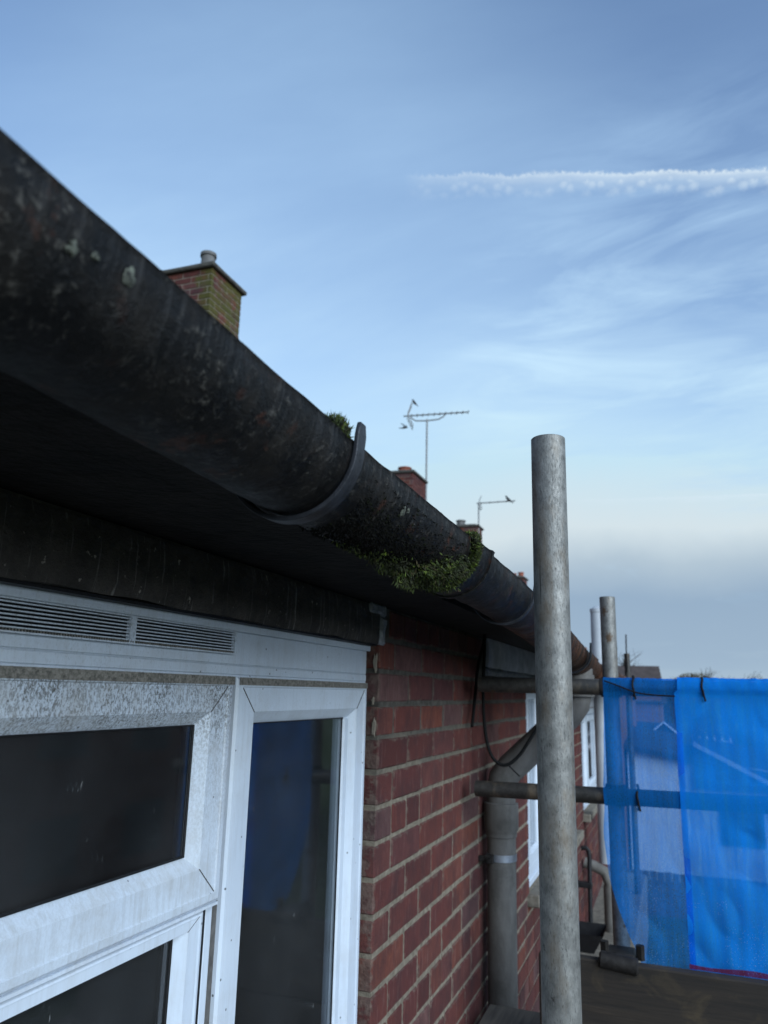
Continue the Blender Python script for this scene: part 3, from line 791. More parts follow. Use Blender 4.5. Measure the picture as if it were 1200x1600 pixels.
# chimneys
def chimney(parent, x1, y0, wx, wy, ztop, zbot, mode, pots, lab=None, tilt=0):
    """x1: street-side face; y0: near face"""
    x0 = x1 - wx; y1 = y0 + wy
    c = MB().box(x0 + .006, x1 - .006, y0 + .006, y1 - .006, zbot, ztop - .01).build('chimney', M['mortar_far'], parent)
    if lab: c['label'] = lab
    k = 0; z = ztop - .06
    jb = MB()
    items = []
    while z > zbot and k < 16:
        off = (k % 2) * .1125
        over = .0
        for (ax, lo, hi, fixed, sgn) in (('x', x0, x1, y0, -1), ('y', y0, y1, x1, 1)):
            q = lo - off if off else lo
            q = lo
            first = True
            while q < hi - .03:
                ln = .1025 if (first and k % 2) else .215
                first = False
                ln = min(ln, hi - q)
                items.append((ax, q, q + ln, z - .0655, z, over)); q += ln + .0095
        z -= .075; k += 1
    for (ax, a, b, za_, zb_, ov) in items:
        if ax == 'x': bx = (a, b, y0 - ov, y0 + .05, za_, zb_)
        else: bx = (x1 - .05, x1 + ov + .0005, max(a, y0 + .0525), b, za_, zb_)
        if bx[3] - bx[2] < .02: continue
        if mode == 'single': MB().box(*bx).build('brick', M['brick_mossy'], c, bevel=.004)
        else: jb.box(*bx)
    if mode != 'single': jb.build('brickwork', M['brick_far'], c, kind='stuff')
    MB().box(x0 - .045, x1 + .045, y0 - .045, y1 + .045, ztop - .058, ztop - .005).build('capping', M['flaunching'], c, bevel=.012, subdiv=2, disp=.012, dscale=5)
    MB().add([(x0 - .02, y0 - .02, ztop - .006), (x1 + .02, y0 - .02, ztop - .006), (x1 + .02, y1 + .02, ztop - .006), (x0 - .02, y1 + .02, ztop - .006),
              (x0 + .12, y0 + .12, ztop + .05), (x1 - .12, y0 + .12, ztop + .05), (x1 - .12, y1 - .12, ztop + .05), (x0 + .12, y1 - .12, ztop + .05)],
             [(0, 1, 5, 4), (1, 2, 6, 5), (2, 3, 7, 6), (3, 0, 4, 7), (4, 5, 6, 7)]).build('flaunching', M['flaunching'], c)
    for (px, py, pr, ph, mat) in pots:
        MB().tube([(px, py, ztop - .02), (px, py, ztop + ph * .85), (px, py, ztop + ph * .86), (px, py, ztop + ph)], [pr, pr * .92, pr * 1.1, pr * 1.08], 18).build('chimney_pot', M[mat], c, smooth=True)
    return c
chimney(house, -4.5, 6.42, 1.05, .63, 4.56, 1.9, 'single', [(-4.72, 6.64, .085, .27, 'grey_pot')], 'near brick chimney with green mossy side and grey pot')

def neighbour(yy0, yy1, cy, wx, wy, zt, pots, lab, xs=-4.5):
    h = thing('terraced_house', (-4.5, (yy0 + yy1) / 2, GZ), lab, 'house', 'houses along the terrace')
    MB().box(-8.0, -1.3, yy0, yy1, GZ, .3).build('wall', M['brick_plain'], h)
    zz1 = min(zt - 1.3, 2.9)
    MB().add([(-1.0, yy0, .22), (-4.5, yy0, zz1), (-8.3, yy0, .22), (-1.0, yy1, .22), (-4.5, yy1, zz1), (-8.3, yy1, .22)],
             [(0, 3, 4, 1), (1, 4, 5, 2), (0, 1, 2), (3, 5, 4), (0, 2, 5, 3)]).build('roof', M['roof_tile'], h)
    chimney(h, xs, cy, wx, wy, zt, zz1 - .6, 'joined', pots)
    return h
neighbour(Y_END + .12, 17.0, 13.57, .95, .84, 4.2, [(-4.78, 13.9, .13, .15, 'clay_pot')], 'terraced house farther along, seen as red chimney beside the tall aerial mast')
neighbour(17.05, 22.5, 19.0, .8, .5, 4.26, [(-5.0, 19.2, .12, .17, 'grey_pot')], 'terraced house farther along, seen as chimney below the short aerial with perched bird')
neighbour(22.55, 31, 24.0, .42, .6, 3.62, [(-4.32, 24.2, .09, .16, 'clay_pot'), (-4.55, 24.2, .09, .13, 'clay_pot')], 'farthest terraced house, seen as small chimney just above the gutter', -4.20)

# ------------------------------------------------------------------ gutter
def gutter_run(y0, y1, r, step, th=.008, wob=.0012, a0=-.04, a1=math.pi + .04, na=40):
    m = MB(); ny = max(2, int((y1 - y0) / step))
    prof = [(r, a0 + (a1 - a0) * i / na) for i in range(na + 1)]
    lip = [(r + .0012, a0 - .03), (r - th * .5, a0 - .075), (r - th, a0 - .03)]
    prof = [lip[2], lip[1], lip[0]] + prof + [(r - th, a1 - (a1 - a0) * i / 20) for i in range(21)]
    n = len(prof)
    for j in range(ny + 1):
        y = y0 + (y1 - y0) * j / ny; zc = gz(y)
        for (rr, a) in prof:
            p = Vector((rr * math.cos(a), y, -rr * math.sin(a)))
            q = p.copy(); nz = mnoise.noise(q * 28) * wob + mnoise.noise(q * 90) * wob * .5
            s = (rr + nz) / rr
            m.v.append(Vector((GC + p.x * s, y, zc + p.z * s)))
    for j in range(ny):
        for i in range(n):
            i2 = (i + 1) % n
            m.f.append((j*n + i, j*n + i2, (j+1)*n + i2, (j+1)*n + i))
    m.f.append(tuple(range(n))); m.f.append(tuple(ny*n + i for i in reversed(range(n))))
    return m
gut = thing('gutter', (GC, 1.0, .15), 'long black half-round gutter with lichen running along the eaves', 'gutter')
gutter_run(-.75, 1.075, GR, .012).build('gutter_length', M['gutter'], gut, smooth=True)
gutter_run(1.062, 2.72, GR - .001, .02).build('gutter_length', M['gutter'], gut, smooth=True)
gutter_run(2.90, 7.9, GR - .001, .1).build('gutter_length', M['gutter'], gut, smooth=True)
gutter_run(1.045, 1.135, GR + .0045, .006, .008, .0015).build('joint_collar', M['gutter'], gut, smooth=True)
gutter_run(1.125, 1.142, GR + .0070, .006, .010, .0018).build('joint_lip', M['gutter'], gut, smooth=True)
gutter_run(2.69, 2.93, GR + .007, .012, .008).build('outlet_trough', M['gutter'], gut, smooth=True)
gutter_run(3.35, 3.44, GR + .009, .012, .01).build('joint_collar', M['gutter'], gut, smooth=True)
gutter_run(3.16, 3.19, GR + .014, .012, .014).build('joint_lip', M['gutter'], gut, smooth=True)
# strap brackets
def strap(y, r, w, th, rise, back=True, hole=True):
    m = MB(); zc = gz(y); pts = []
    pts += [(r + .0015, rise), (r + .001, rise * .5)]
    for i in range(37):
        a = math.pi * 1.02 * i / 36
        pts.append((r * math.cos(a), -r * math.sin(a)))
    if back: pts += [(-r, .03), (-r - .004, .06)]
    n = len(pts)
    for i, (px, pz) in enumerate(pts):
        a = Vector(pts[min(i + 1, n - 1)]) - Vector(pts[max(i - 1, 0)]); nn = Vector((a.y, -a.x)).normalized()
        nn = -nn if nn.dot(Vector((px, pz if i > 1 else 0))) < 0 else nn
        ww = w * (.62 if i == 0 else 1)
        for (t, s) in ((0, -1), (0, 1), (th, 1), (th, -1)):
            m.v.append(Vector((GC + px + nn.x * t, y + s * ww / 2, zc + pz + nn.y * t)))
    for i in range(n - 1):
        for k in range(4):
            k2 = (k + 1) % 4; m.f.append((i*4 + k, i*4 + k2, (i+1)*4 + k2, (i+1)*4 + k))
    m.f += [(3, 2, 1, 0), tuple((n-1)*4 + k for k in range(4))]
    o = m.build('strap_bracket', M['bracket_metal'], gut, bevel=.0008, smooth=True)
    if hole:
        MB().tube([(GC + r + th - .001, y, zc + rise * .55), (GC + r + th + .0008, y, zc + rise * .55)], .0032, 12).build('bolt_hole', M['gasket'], o)
    return o
strap(.592, GR + .003, .018, .0042, .021)
strap(1.52, GR + .004, .013, .004, .012, True, False)
strap(2.62, GR + .006, .03, .006, .03, True, False)
strap(-.25, GR + .0035, .016, .006, .026)
# patches of lichen on its side
def lichen(y, ang, r):
    m = MB(); n = 16; zc = gz(y)
    rad = GR + .0016
    m.v.append(Vector((GC + (rad + .0003) * math.cos(ang), y, zc - (rad + .0003) * math.sin(ang))))
    for rr, hh in ((.55, .0002), (1.0, -.0012)):
        for i in range(n):
            t = 2 * math.pi * i / n; q = r * rr * (1 + .8 * mnoise.noise(Vector((math.cos(t) * 1.9 + y * 50, math.sin(t) * 1.6, ang * 9))))
            a2 = ang + q * math.sin(t) / rad; R2 = rad + hh
            m.v.append(Vector((GC + R2 * math.cos(a2), y + q * math.cos(t), zc - R2 * math.sin(a2))))
    for i in range(n):
        i2 = (i + 1) % n
        m.f += [(0, 1 + i, 1 + i2), (1 + i, 1 + n + i, 1 + n + i2, 1 + i2)]
    m.build('lichen_patch', M['lichen'], gut, smooth=True)
for a in ((.250, .34, .0036), (.264, .27, .0024), (.288, .22, .0048), (.742, .40, .0055), (.754, .35, .003)): lichen(*a)

# ------------------------------------------------------------------ moss
def moss(name, spots, label, n_scale=1.0, base=True, mat='moss'):
    """spots: (count, fn -> (point, normal)), blades as slim leaves over small cushions"""
    m = MB(); cb = MB()
    for cnt, fn, ln in spots:
        for _ in range(int(cnt * n_scale)):
            p, nn = fn()
            d = (nn + Vector((random.gauss(0, .55), random.gauss(0, .55), random.gauss(.12, .55)))).normalized()
            L = ln * random.uniform(.5, 1.4); w = random.uniform(.0004, .0009)
            sd_ = d.cross(Vector((random.gauss(0, 1), random.gauss(0, 1), random.gauss(0, 1)))).normalized() * w
            mid = p + d * L * .5 + Vector((0, 0, -.0006)); tip = p + d * L + Vector((random.gauss(0, .001), random.gauss(0, .001), random.gauss(0, .001)))
            b0 = len(m.v); m.v += [p - sd_ * .6, p + sd_ * .6, mid + sd_, tip, mid - sd_]; m.f.append((b0, b0 + 1, b0 + 2, b0 + 3, b0 + 4))
            if base and random.random() < .05:
                r = ln * random.uniform(.35, .8); c = p - nn * r * .2
                b0 = len(cb.v)
                cb.v += [c + Vector(v) * r for v in ((1,0,0),(-1,0,0),(0,1,0),(0,-1,0),(0,0,1),(0,0,-1))]
                cb.f += [(b0+a, b0+b, b0+c_) for a, b, c_ in ((0,2,4),(2,1,4),(1,3,4),(3,0,4),(2,0,5),(1,2,5),(3,1,5),(0,3,5))]
    t = thing(name, spots[0][1]()[0], label, 'moss')
    m.build('moss_shoots', M[mat], t, kind='stuff')
    if cb.v: cb.build('moss_cushion', M['moss_base'], t, kind='stuff')
    return t
def on_gutter(yf, af, extra=.0005):
    def fn():
        y = yf(); a = af(y)
        nn = Vector((math.cos(a), 0, -math.sin(a)))
        return Vector((GC, y, gz(y))) + nn * (GR + extra + random.random() * .002), nn
    return fn
def clus(spots, lim):
    """several clumps: (y, angle, sy, sa)"""
    cur = {}
    def fn():
        y, a, sy, sa = random.choice(spots)
        yy = random.gauss(y, sy); aa = max(.15, random.gauss(a, sa))
        nn = Vector((math.cos(aa), 0, -math.sin(aa)))
        h = random.random() ** 2 * lim
        return Vector((GC, yy, gz(yy))) + nn * (GR + h), nn
    return fn
under = [(.93, 1.35, .035, .16), (.955, 1.10, .026, .18), (.985, 1.0, .022, .22), (1.01, 1.25, .022, .22), (.90, 1.52, .035, .10), (.875, 1.58, .03, .08), (.965, 1.48, .03, .10), (.945, .80, .007, .05), (.975, .86, .007, .06), (1.0, .72, .008, .10), (.915, 1.12, .008, .05), (.935, .98, .008, .05)]
sparse = [(.83, 1.55, .05, .12), (.86, 1.38, .04, .14), (.80, 1.66, .05, .08)]
def hang():
    y = random.gauss(.905, .016); t = random.random()
    return Vector((GC + random.gauss(.008, .006) * (1.2 - t), y, gz(y) - GR - t * .020)), Vector((0, 0, -1))
def thin():
    y = random.uniform(.64, 1.0); a = max(.22, random.gauss(1.15, .38)); nn = Vector((math.cos(a), 0, -math.sin(a)))
    return Vector((GC, y, gz(y))) + nn * (GR + .0004), nn
moss('moss_clump', [(7800, clus(under, .011), .0056), (900, clus(sparse, .004), .004), (1500, hang, .006)], 'large ragged clump of green moss hanging under the gutter joint')
moss('moss_clump', [(5200, thin, .0030)], 'black dried moss crust on the gutter between bracket and joint', mat='moss_black')
def collar():
    y = random.uniform(1.022, 1.046); a = abs(random.gauss(0, .62)) + .02
    nn = Vector((math.cos(a), -.35, -math.sin(a))).normalized(); q = Vector((math.cos(a), 0, -math.sin(a)))
    return Vector((GC, y, gz(y))) + q * (GR + random.random() * .008), nn
def collar_top():
    y = random.uniform(1.02, 1.05); return Vector((GC + GR + random.uniform(-.012, .006), y, gz(y) + random.uniform(0, .011))), Vector((.3, 0, 1)).normalized()
moss('moss_clump', [(5200, collar, .0055), (1500, collar_top, .0055)], 'strip of bright moss along the edge of the gutter joint collar')
def tuft():
    a = random.random() * 2 * math.pi; r = math.sqrt(random.random())
    return Vector((GC + GR - .011 + r * .012 * math.cos(a), .573 + r * .014 * math.sin(a), gz(.56) + .002 + random.random() * .019 * (1 - r * r * .5))), Vector((.2 * math.cos(a), .3 * math.sin(a), 1)).normalized()
moss('moss_clump', [(1600, tuft, .0056)], 'small tuft of moss on the gutter rim beside the strap bracket')
def dirt():
    y = random.choice([random.gauss(.80, .03), random.gauss(.90, .03), random.gauss(.96, .02), random.uniform(.7, 1.4)])
    return Vector((GC + GR - .012 + random.uniform(-.01, .006), y, gz(y) + .001 + random.random() * .006)), Vector((0, 0, 1))
moss('moss_clump', [(1600, dirt, .003)], 'low crust of dark moss along the rim of the gutter', base=True)

# ------------------------------------------------------------------ down pipe
PX, PY = -.580, 2.79
dp = thing('downpipe', (PX, PY, -1.5), 'grey rainwater pipe with swan neck on the brick wall behind the scaffold pole', 'pipe')
neck = [(GC, PY, .085), (GC, PY, .0), (GC - .006, PY, -.03), (GC - .03, PY, -.065), (PX + .035, PY, -.255), (PX + .008, PY, -.29), (PX, PY, -.325), (PX, PY, -.41)]
MB().tube(neck, .050, 28).build('swan_neck', M['pipe_grey'], dp, smooth=True)
MB().tube([(GC, PY, .09), (GC, PY, .07), (GC, PY, .069), (GC, PY, -.005), (GC, PY, -.006)], [.056, .056, .061, .060, .051], 28).build('outlet_socket', M['pipe_grey'], dp, smooth=True)
MB().tube([(PX, PY, -1.9), (PX, PY, -.47)], .0495, 28).build('pipe_length', M['pipe_grey'], dp, smooth=True)
MB().tube([(PX, PY, -.482), (PX, PY, -.480), (PX, PY, -.463), (PX, PY, -.455), (PX, PY, -.372), (PX, PY, -.370)], [.050, .0535, .0535, .0595, .0595, .052], 28).build('pipe_socket', M['pipe_grey'], dp, smooth=True)
cl = MB()
for i in range(25):
    a = math.pi * 2 * i / 24
    for (rr, zz_) in ((.0498, -.557), (.0520, -.557), (.0520, -.535), (.0498, -.535)):
        cl.v.append(Vector((PX + rr * math.cos(a), PY + rr * math.sin(a), zz_)))
for i in range(24):
    for k in range(4):
        k2 = (k + 1) % 4; cl.f.append((i*4 + k, i*4 + k2, (i+1)*4 + k2, (i+1)*4 + k))
clip = cl.build('pipe_clip', M['pipe_clip'], dp, smooth=True)
MB().box(WX, PX - .03, PY - .066, PY - .052, -.556, -.538).box(PX - .045, PX - .015, PY - .068, PY - .046, -.560, -.534).build('clip_bracket', M['coupler'], clip, bevel=.002)
MB().tube([(PX - .03, PY - .084, -.547), (PX - .03, PY - .060, -.547)], .006, 6).build('clip_bolt', M['bolt'], clip)

# ------------------------------------------------------------------ cables on the wall
def cable(name, pts, r, label, n=8, res=10):
    pts = [Vector(p) for p in pts]; out = []
    P_ = [pts[0]] + pts + [pts[-1]]
    for i in range(1, len(P_) - 2):
        p0, p1, p2, p3 = P_[i-1:i+3]
        for k in range(res):
            t = k / res
            out.append(.5 * ((2*p1) + (p2 - p0) * t + (2*p0 - 5*p1 + 4*p2 - p3) * t*t + (3*p1 - p0 - 3*p2 + p3) * t**3))
    out.append(pts[-1])
    return MB().tube(out, r, n).build(name, M['black_plastic'], None, smooth=True, label=label, cat='cable')
cable('cable', [(-.625, 2.76, .26), (-.628, 2.75, .186), (-.630, 2.66, .09), (-.628, 2.615, .004), (-.622, 2.54, -.109)], .0055, 'short thick black cable end hanging down the bricks', 8)
cable('cable', [(-.60, 2.64, .25), (-.5976, 2.62, .1445), (-.5982, 2.60, .0048), (-.5923, 2.60, -.1209), (-.571, 2.60, -.2022), (-.5284, 2.60, -.2303), (-.4813, 2.61, -.1976), (-.4252, 2.62, -.1141), (-.3563, 2.66, -.02), (-.31, 2.71, .03)], .0055, 'black cable drooping in a loop across the swan neck pipe')
cable('cable', [(-.5241, 2.61, -.2241), (-.505, 2.62, -.244), (-.4823, 2.62, -.2638)], .0024, 'thin black tail of cable below the drooping loop', 6, 6)

# ------------------------------------------------------------------ scaffold
TR = .02415
MB().hollow((-.1535, 1.075, GZ), (-.1475, 1.062, .359), TR, rows=60).build('scaffold_pole', M['galv'], None, smooth=True, label='tall galvanised scaffold pole with rust spots, nearest the camera', cat='scaffold pole', group='scaffold tubes')
MB().hollow((-.172, 2.552, GZ), (-.1785, 2.549, .31), TR, rows=20).build('scaffold_pole', M['galv'], None, smooth=True, label='shorter galvanised scaffold pole standing at the corner of the blue netting', cat='scaffold pole', group='scaffold tubes')
MB().hollow((.335, 2.552, GZ), (.335, 2.549, .45), TR, rows=4).build('scaffold_pole', M['galv'], None, smooth=True, label='outer scaffold pole at the far end of the blue netting', cat='scaffold pole', group='scaffold tubes')
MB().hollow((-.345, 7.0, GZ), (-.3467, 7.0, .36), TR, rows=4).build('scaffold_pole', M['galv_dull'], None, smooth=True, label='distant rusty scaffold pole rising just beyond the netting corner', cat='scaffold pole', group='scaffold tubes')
MB().tube([(-.3467, 6.97, .20), (-.3467, 6.965, .40), (-.3440, 6.965, .52)], .006, 6).build('cable_tie', M['black_plastic'], None, label='black tie tail sticking up from the distant scaffold pole', cat='cable tie')
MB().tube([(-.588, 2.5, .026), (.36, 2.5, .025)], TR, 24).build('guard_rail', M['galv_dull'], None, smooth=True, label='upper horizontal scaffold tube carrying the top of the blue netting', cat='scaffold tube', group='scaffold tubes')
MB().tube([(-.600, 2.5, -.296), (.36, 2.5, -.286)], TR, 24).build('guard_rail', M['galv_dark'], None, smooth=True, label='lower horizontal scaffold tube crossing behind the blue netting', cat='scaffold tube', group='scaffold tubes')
def coupler(px, z, lab, ytube=2.5, ypole=2.55):
    t = thing('scaffold_coupler', (px, 2.52, z), lab, 'coupler', 'scaffold couplers')
    MB().tube([(px, ypole, z - .03), (px, ypole, z + .03)], TR + .007, 20).build('pole_clamp', M['coupler'], t, smooth=True, bevel=.002)
    MB().tube([(px - .03, ytube, z), (px + .03, ytube, z)], TR + .0025, 20).build('tube_clamp', M['coupler'], t, smooth=True, bevel=.002)
    for s in (-1, 1):
        MB().tube([(px + s * .040, ypole - .02, z - .005), (px + s * .040, ypole + .03, z - .005)], .006, 6).build('bolt', M['bolt'], t)
    return t
coupler(-.1775, .026, 'coupler joining upper scaffold tube to the pole at the netting corner')
coupler(-.1760, -.292, 'coupler joining lower scaffold tube to the pole behind the netting')
# toe board and its clip
MB().box(-.395, .60, 2.395, 2.433, -.938, -.712).build('toe_board', M['board_dark'], None, bevel=.004, label='dark wet toe board standing below the blue netting', cat='board')
MB().box(-.395, .60, 2.397, 2.435, -1.120, -.942).build('toe_board', M['board_dark'], None, bevel=.004, label='lower dark toe board under the first, at the bottom edge of the view', cat='board')
tc = thing('toe_board_clip', (-.175, 2.40, -.76), 'dark steel clip holding the toe board at the foot of the corner pole', 'clip')
MB().tube([(-.228, 2.400, -.708), (-.224, 2.400, -.708), (-.130, 2.400, -.716), (-.126, 2.400, -.716)], [.016, .022, .022, .016], 18).build('clamp_body', M['coupler'], tc, smooth=True)
MB().box(-.215, -.135, 2.436, 2.52, -.735, -.700).build('clamp_jaw', M['coupler'], tc, bevel=.006)
for bx_ in (-.218, -.122): MB().tube([(bx_, 2.452, -.712), (bx_, 2.452, -.675)], .012, 6).build('bolt', M['bolt'], tc)
# deck boards
for i in range(5):
    x0 = -.52 + i * .235
    MB().box(x0, x0 + .225, -1.6, 2.60, -1.162, -1.122).build('scaffold_board', M['board'], None, bevel=.004, label=['scaffold deck board nearest the brick wall', 'second scaffold deck board from the brick wall', 'middle scaffold deck board', 'fourth scaffold deck board from the brick wall', 'outermost scaffold deck board'][i], cat='board', group='scaffold deck boards')
MB().box(-.605, -.02, 2.455, 2.70, -1.012, -.972).build('scaffold_board', M['board'], None, bevel=.004, label='short board end lying crosswise at the foot of the grey pipe', cat='board', group='scaffold deck boards')

# ------------------------------------------------------------------ blue netting
def net(name, x_of, zbot, yoff, mat, label, seed, nx=90, nz=110, x1=1.12):
    """sheet that wraps over the upper tube, then hangs; x_of(z) gives its left edge"""
    m = MB(); rt = TR + .004 + yoff
    prof = []
    for i in range(14):
        a = math.pi * .95 - (math.pi * .95 + .0) * i / 13 if False else math.pi * (.25 + .80 * i / 13)
        prof.append((2.5 + rt * math.cos(a), .026 + rt * math.sin(a), False))
    zt = prof[-1][1]; yt = prof[-1][0]
    for j in range(1, nz + 1):
        z = zt + (zbot(0) - zt) * j / nz
        prof.append((yt, z, True))
    n = nx + 1
    for (y, z, hang_) in prof:
        xl = x_of(z)
        for i in range(n):
            q = (i / nx); x = xl + (x1 - xl) * q
            yy, zz_ = y, z
            zz_ += (.024 - .026) * x * .1
            p = Vector((x * 5, z * 1.6, seed))
            d = mnoise.noise(p) * .014 + mnoise.noise(p * 3.1) * .006 + mnoise.noise(Vector((x * 38, z * 4 + x * 6, seed))) * .0035 + abs(mnoise.noise(Vector((x * 9 + z * 5, z * 7 - x * 4, seed + 3)))) * -.016
            if hang_:
                k = min(1, (zt - z) / .12)
                near_rail = math.exp(-((z + .29) / .05) ** 2)
                yy += d * k * (1 - .8 * near_rail) - .006 * k + .004
                yy = min(yy, 2.470 - yoff) if near_rail > .2 else yy
                yy = min(yy, 2.478 - yoff)
                yy = max(yy, 2.4355) if z < -.66 else yy
                fz = (z - zt) / (zbot(0) - zt); zz_ = zt + (zbot(x) - zt) * fz
            else:
                yy += mnoise.noise(p * 6) * .0025; zz_ += abs(mnoise.noise(p * 8)) * .005
            m.v.append(Vector((x, yy, zz_)))
    for j in range(len(prof) - 1):
        for i in range(nx): m.f.append((j*n + i, j*n + i + 1, (j+1)*n + i + 1, (j+1)*n + i))
    return m, prof
def left_edge(z):
    e = -.196 - .012 * math.exp(-((z + .36) / .2) ** 2) + .004 * mnoise.noise(Vector((0, z * 14, 1)))
    if z < -.45: e += ((-.45 - z) / .27) ** 1.7 * .075
    return e
m, _ = net('n', left_edge, lambda x: -.735, 0.0, None, '', 1.5, 40, 110, .022)
net1 = thing('debris_net', (0, 2.47, -.72), 'sheer blue debris netting tied to the scaffold corner, houses showing through', 'netting')
m.build('net_sheet', M['net'], net1, smooth=True)
def left2(z): return .006 + .007 * mnoise.noise(Vector((3, z * 7, 5))) + (.008 if z > .02 else 0)
m, _ = net('n', left2, lambda x: -.735, .0045, None, '', 8.5, 60, 110, .30)
net2 = thing('debris_net', (.5, 2.46, -.72), 'denser overlapping blue debris netting with red hem at the right', 'netting')
m.build('net_sheet', M['net_double'], net2, smooth=True)
hm = MB()
for i in range(61):
    x = .004 + .29 * i / 60
    y = 2.4345 - .004 + .001 * math.sin(i)
    hm.v += [Vector((x, 2.4338, -.7115)), Vector((x, 2.4345, -.700 - .003 * math.sin(i * .15)))]
for i in range(60): hm.f.append((2*i, 2*i + 2, 2*i + 3, 2*i + 1))
hm.build('red_hem', M['net_red'], net2, smooth=True)
def tie(x, zc, lab, rr=TR + .0105, tail=True, yc=2.5):
    m = MB(); pts = [(x + .002 * math.sin(i), yc + rr * math.cos(2 * math.pi * i / 24), zc + rr * math.sin(2 * math.pi * i / 24)) for i in range(25)]
    m.tube(pts, .0032, 6, False)
    if tail: m.tube([(x, yc - rr, zc), (x + .003, yc - rr - .004, zc - .02), (x + .006, yc - rr - .004, zc - .034)], .0028, 6)
    m.build('cable_tie', M['black_plastic'], None, smooth=True, label=lab, cat='cable tie', group='ties on the netting')
tie(-.108, .026, 'black tie round the upper tube near the netting corner')
tie(.085, .025, 'black tie round the upper tube on the denser netting')
tie(-.110, -.290, 'black tie round the lower tube behind the sheer netting')
cable('cord', [(-.192, 2.464, .045), (-.15, 2.4635, .030), (-.10, 2.4615, .012), (-.05, 2.462, .006), (.008, 2.463, .004)], .0024, 'black cord slung along the top of the sheer netting', 6, 8)

# ------------------------------------------------------------------ pipes and bits farther along the wall
vp = thing('vent_pipe', (-.50, 6.0, -1.25), 'white plastic vent pipe rising above the gutter behind the corner pole', 'pipe')
MB().tube([(-.50, 6.0, -1.15), (-.50, 6.0, .60), (-.50, 6.0, .64), (-.50, 6.0, .662)], [.048, .048, .046, .018], 20).build('pipe_length', M['pipe_white'], vp, smooth=True)
MB().tube([(-.50, 6.0, .612), (-.50, 6.0, .615), (-.50, 6.0, .64), (-.50, 6.0, .642)], [.048, .051, .051, .046], 20).build('vent_cap', M['pipe_white'], vp, smooth=True)
MB().tube([(-.63, 5.80, -1.12), (-.56, 5.80, -1.14), (-.50, 5.82, -1.17), (-.475, 5.85, -1.24), (-.47, 5.86, -1.42)], .035, 20).build('elbow', M['pipe_grey'], vp, smooth=True)
MB().tube([(-.47, 5.86, -2.6), (-.47, 5.86, -1.27)], .044, 20).build('drain_length', M['pipe_grey'], vp, smooth=True)
bp = thing('thin_black_pipe', (-.58, 5.3, -1.45), 'thin black pipe with hooked top on the far brick wall', 'pipe')
MB().tube([(-.60, 5.37, -.955), (-.57, 5.37, -.95), (-.555, 5.37, -.965), (-.55, 5.365, -1.0), (-.55, 5.30, -1.45)], .014, 12).build('pipe_length', M['pipe_black'], bp, smooth=True)
MB().box(-.64, -.535, 5.30, 5.36, -1.175, -1.145).build('wall_bracket', M['pipe_black'], bp, bevel=.004)
hp = MB().add([(-.63, 4.95, -1.44), (-.50, 4.95, -1.44), (-.50, 5.12, -1.44), (-.63, 5.12, -1.44), (-.65, 4.9, -1.33), (-.44, 4.9, -1.33), (-.44, 5.16, -1.33), (-.65, 5.16, -1.33)],
              [(0, 3, 2, 1), (0, 1, 5, 4), (1, 2, 6, 5), (2, 3, 7, 6), (3, 0, 4, 7)])
hp.build('hopper', M['pipe_black'], None, label='black rainwater hopper low on the far wall', cat='hopper')
MB().box(-1.2, -.30, 5.2, 7.8, -2.0, -1.55).build('coping_wall', M['stone_sill'], None, bevel=.02, subdiv=2, disp=.015, dscale=4, label='pale mossy stone coping below the far pipes', cat='wall')

# ------------------------------------------------------------------ aerials and birds
def mast(x, y, z0, z1, boom_l, boom_r, dirv, n_el, lab, cradle, refl):
    t = thing('tv_aerial', (x, y, z0), lab, 'aerial')
    MB().tube([(x, y, z0), (x, y, z1)], .019, 10).build('mast', M['aluminium'], t, smooth=True)
    d = Vector(dirv).normalized(); c = Vector((x, y, z1 + (.10 if cradle else .0)))
    a, b = c - d * boom_l, c + d * boom_r
    MB().tube([a, b], .016, 8).build('boom', M['aluminium'], t, smooth=True)
    side = Vector((0, 0, 1)).cross(d).normalized(); up = d.cross(side)
    for i in range(n_el):
        p = a + (b - a) * (.12 + .88 * i / (n_el - 1))
        MB().tube([p - side * .10 - up * .0, p + side * .10], .008, 6).build('element', M['aluminium'], t)
    if cradle:
        p = [c - d * .34, c - d * .33 - Vector((0, 0, .06)), c - d * .24 - Vector((0, 0, .12)), c - Vector((0, 0, .135)), c + d * .24 - Vector((0, 0, .12)), c + d * .36 - Vector((0, 0, .06)), c + d * .37]
        MB().tube(p, .015, 8).build('cradle', M['aluminium'], t, smooth=True)
    for s in (1, -1):
        q = a + d * refl * .3
        e = q - d * refl * .55 + Vector((0, 0, s)) * refl + d * (refl * .9 if s > 0 else refl * 1.0)
        for o_ in (-.16, 0, .16):
            MB().tube([q + side * o_, e + side * o_], .008, 6).build('reflector_rod', M['aluminium'], t)
        for k in (.35, .7, 1.0):
            w_ = q + (e - q) * k
            MB().tube([w_ - side * .17, w_ + side * .17], .007, 6).build('reflector_rod', M['aluminium'], t)
    return a, b, d
mast(-4.55, 14.62, 3.1, 5.62, .50, .88, (.93, .36, .10), 11, 'tall television aerial with long toothed boom on a mast above the gutter', True, .26)
mast(-4.5, 19.13, 3.2, 4.86, .05, .95, (.94, .33, .09), 5, 'shorter television aerial on a mast with a bird on its boom', False, .16)

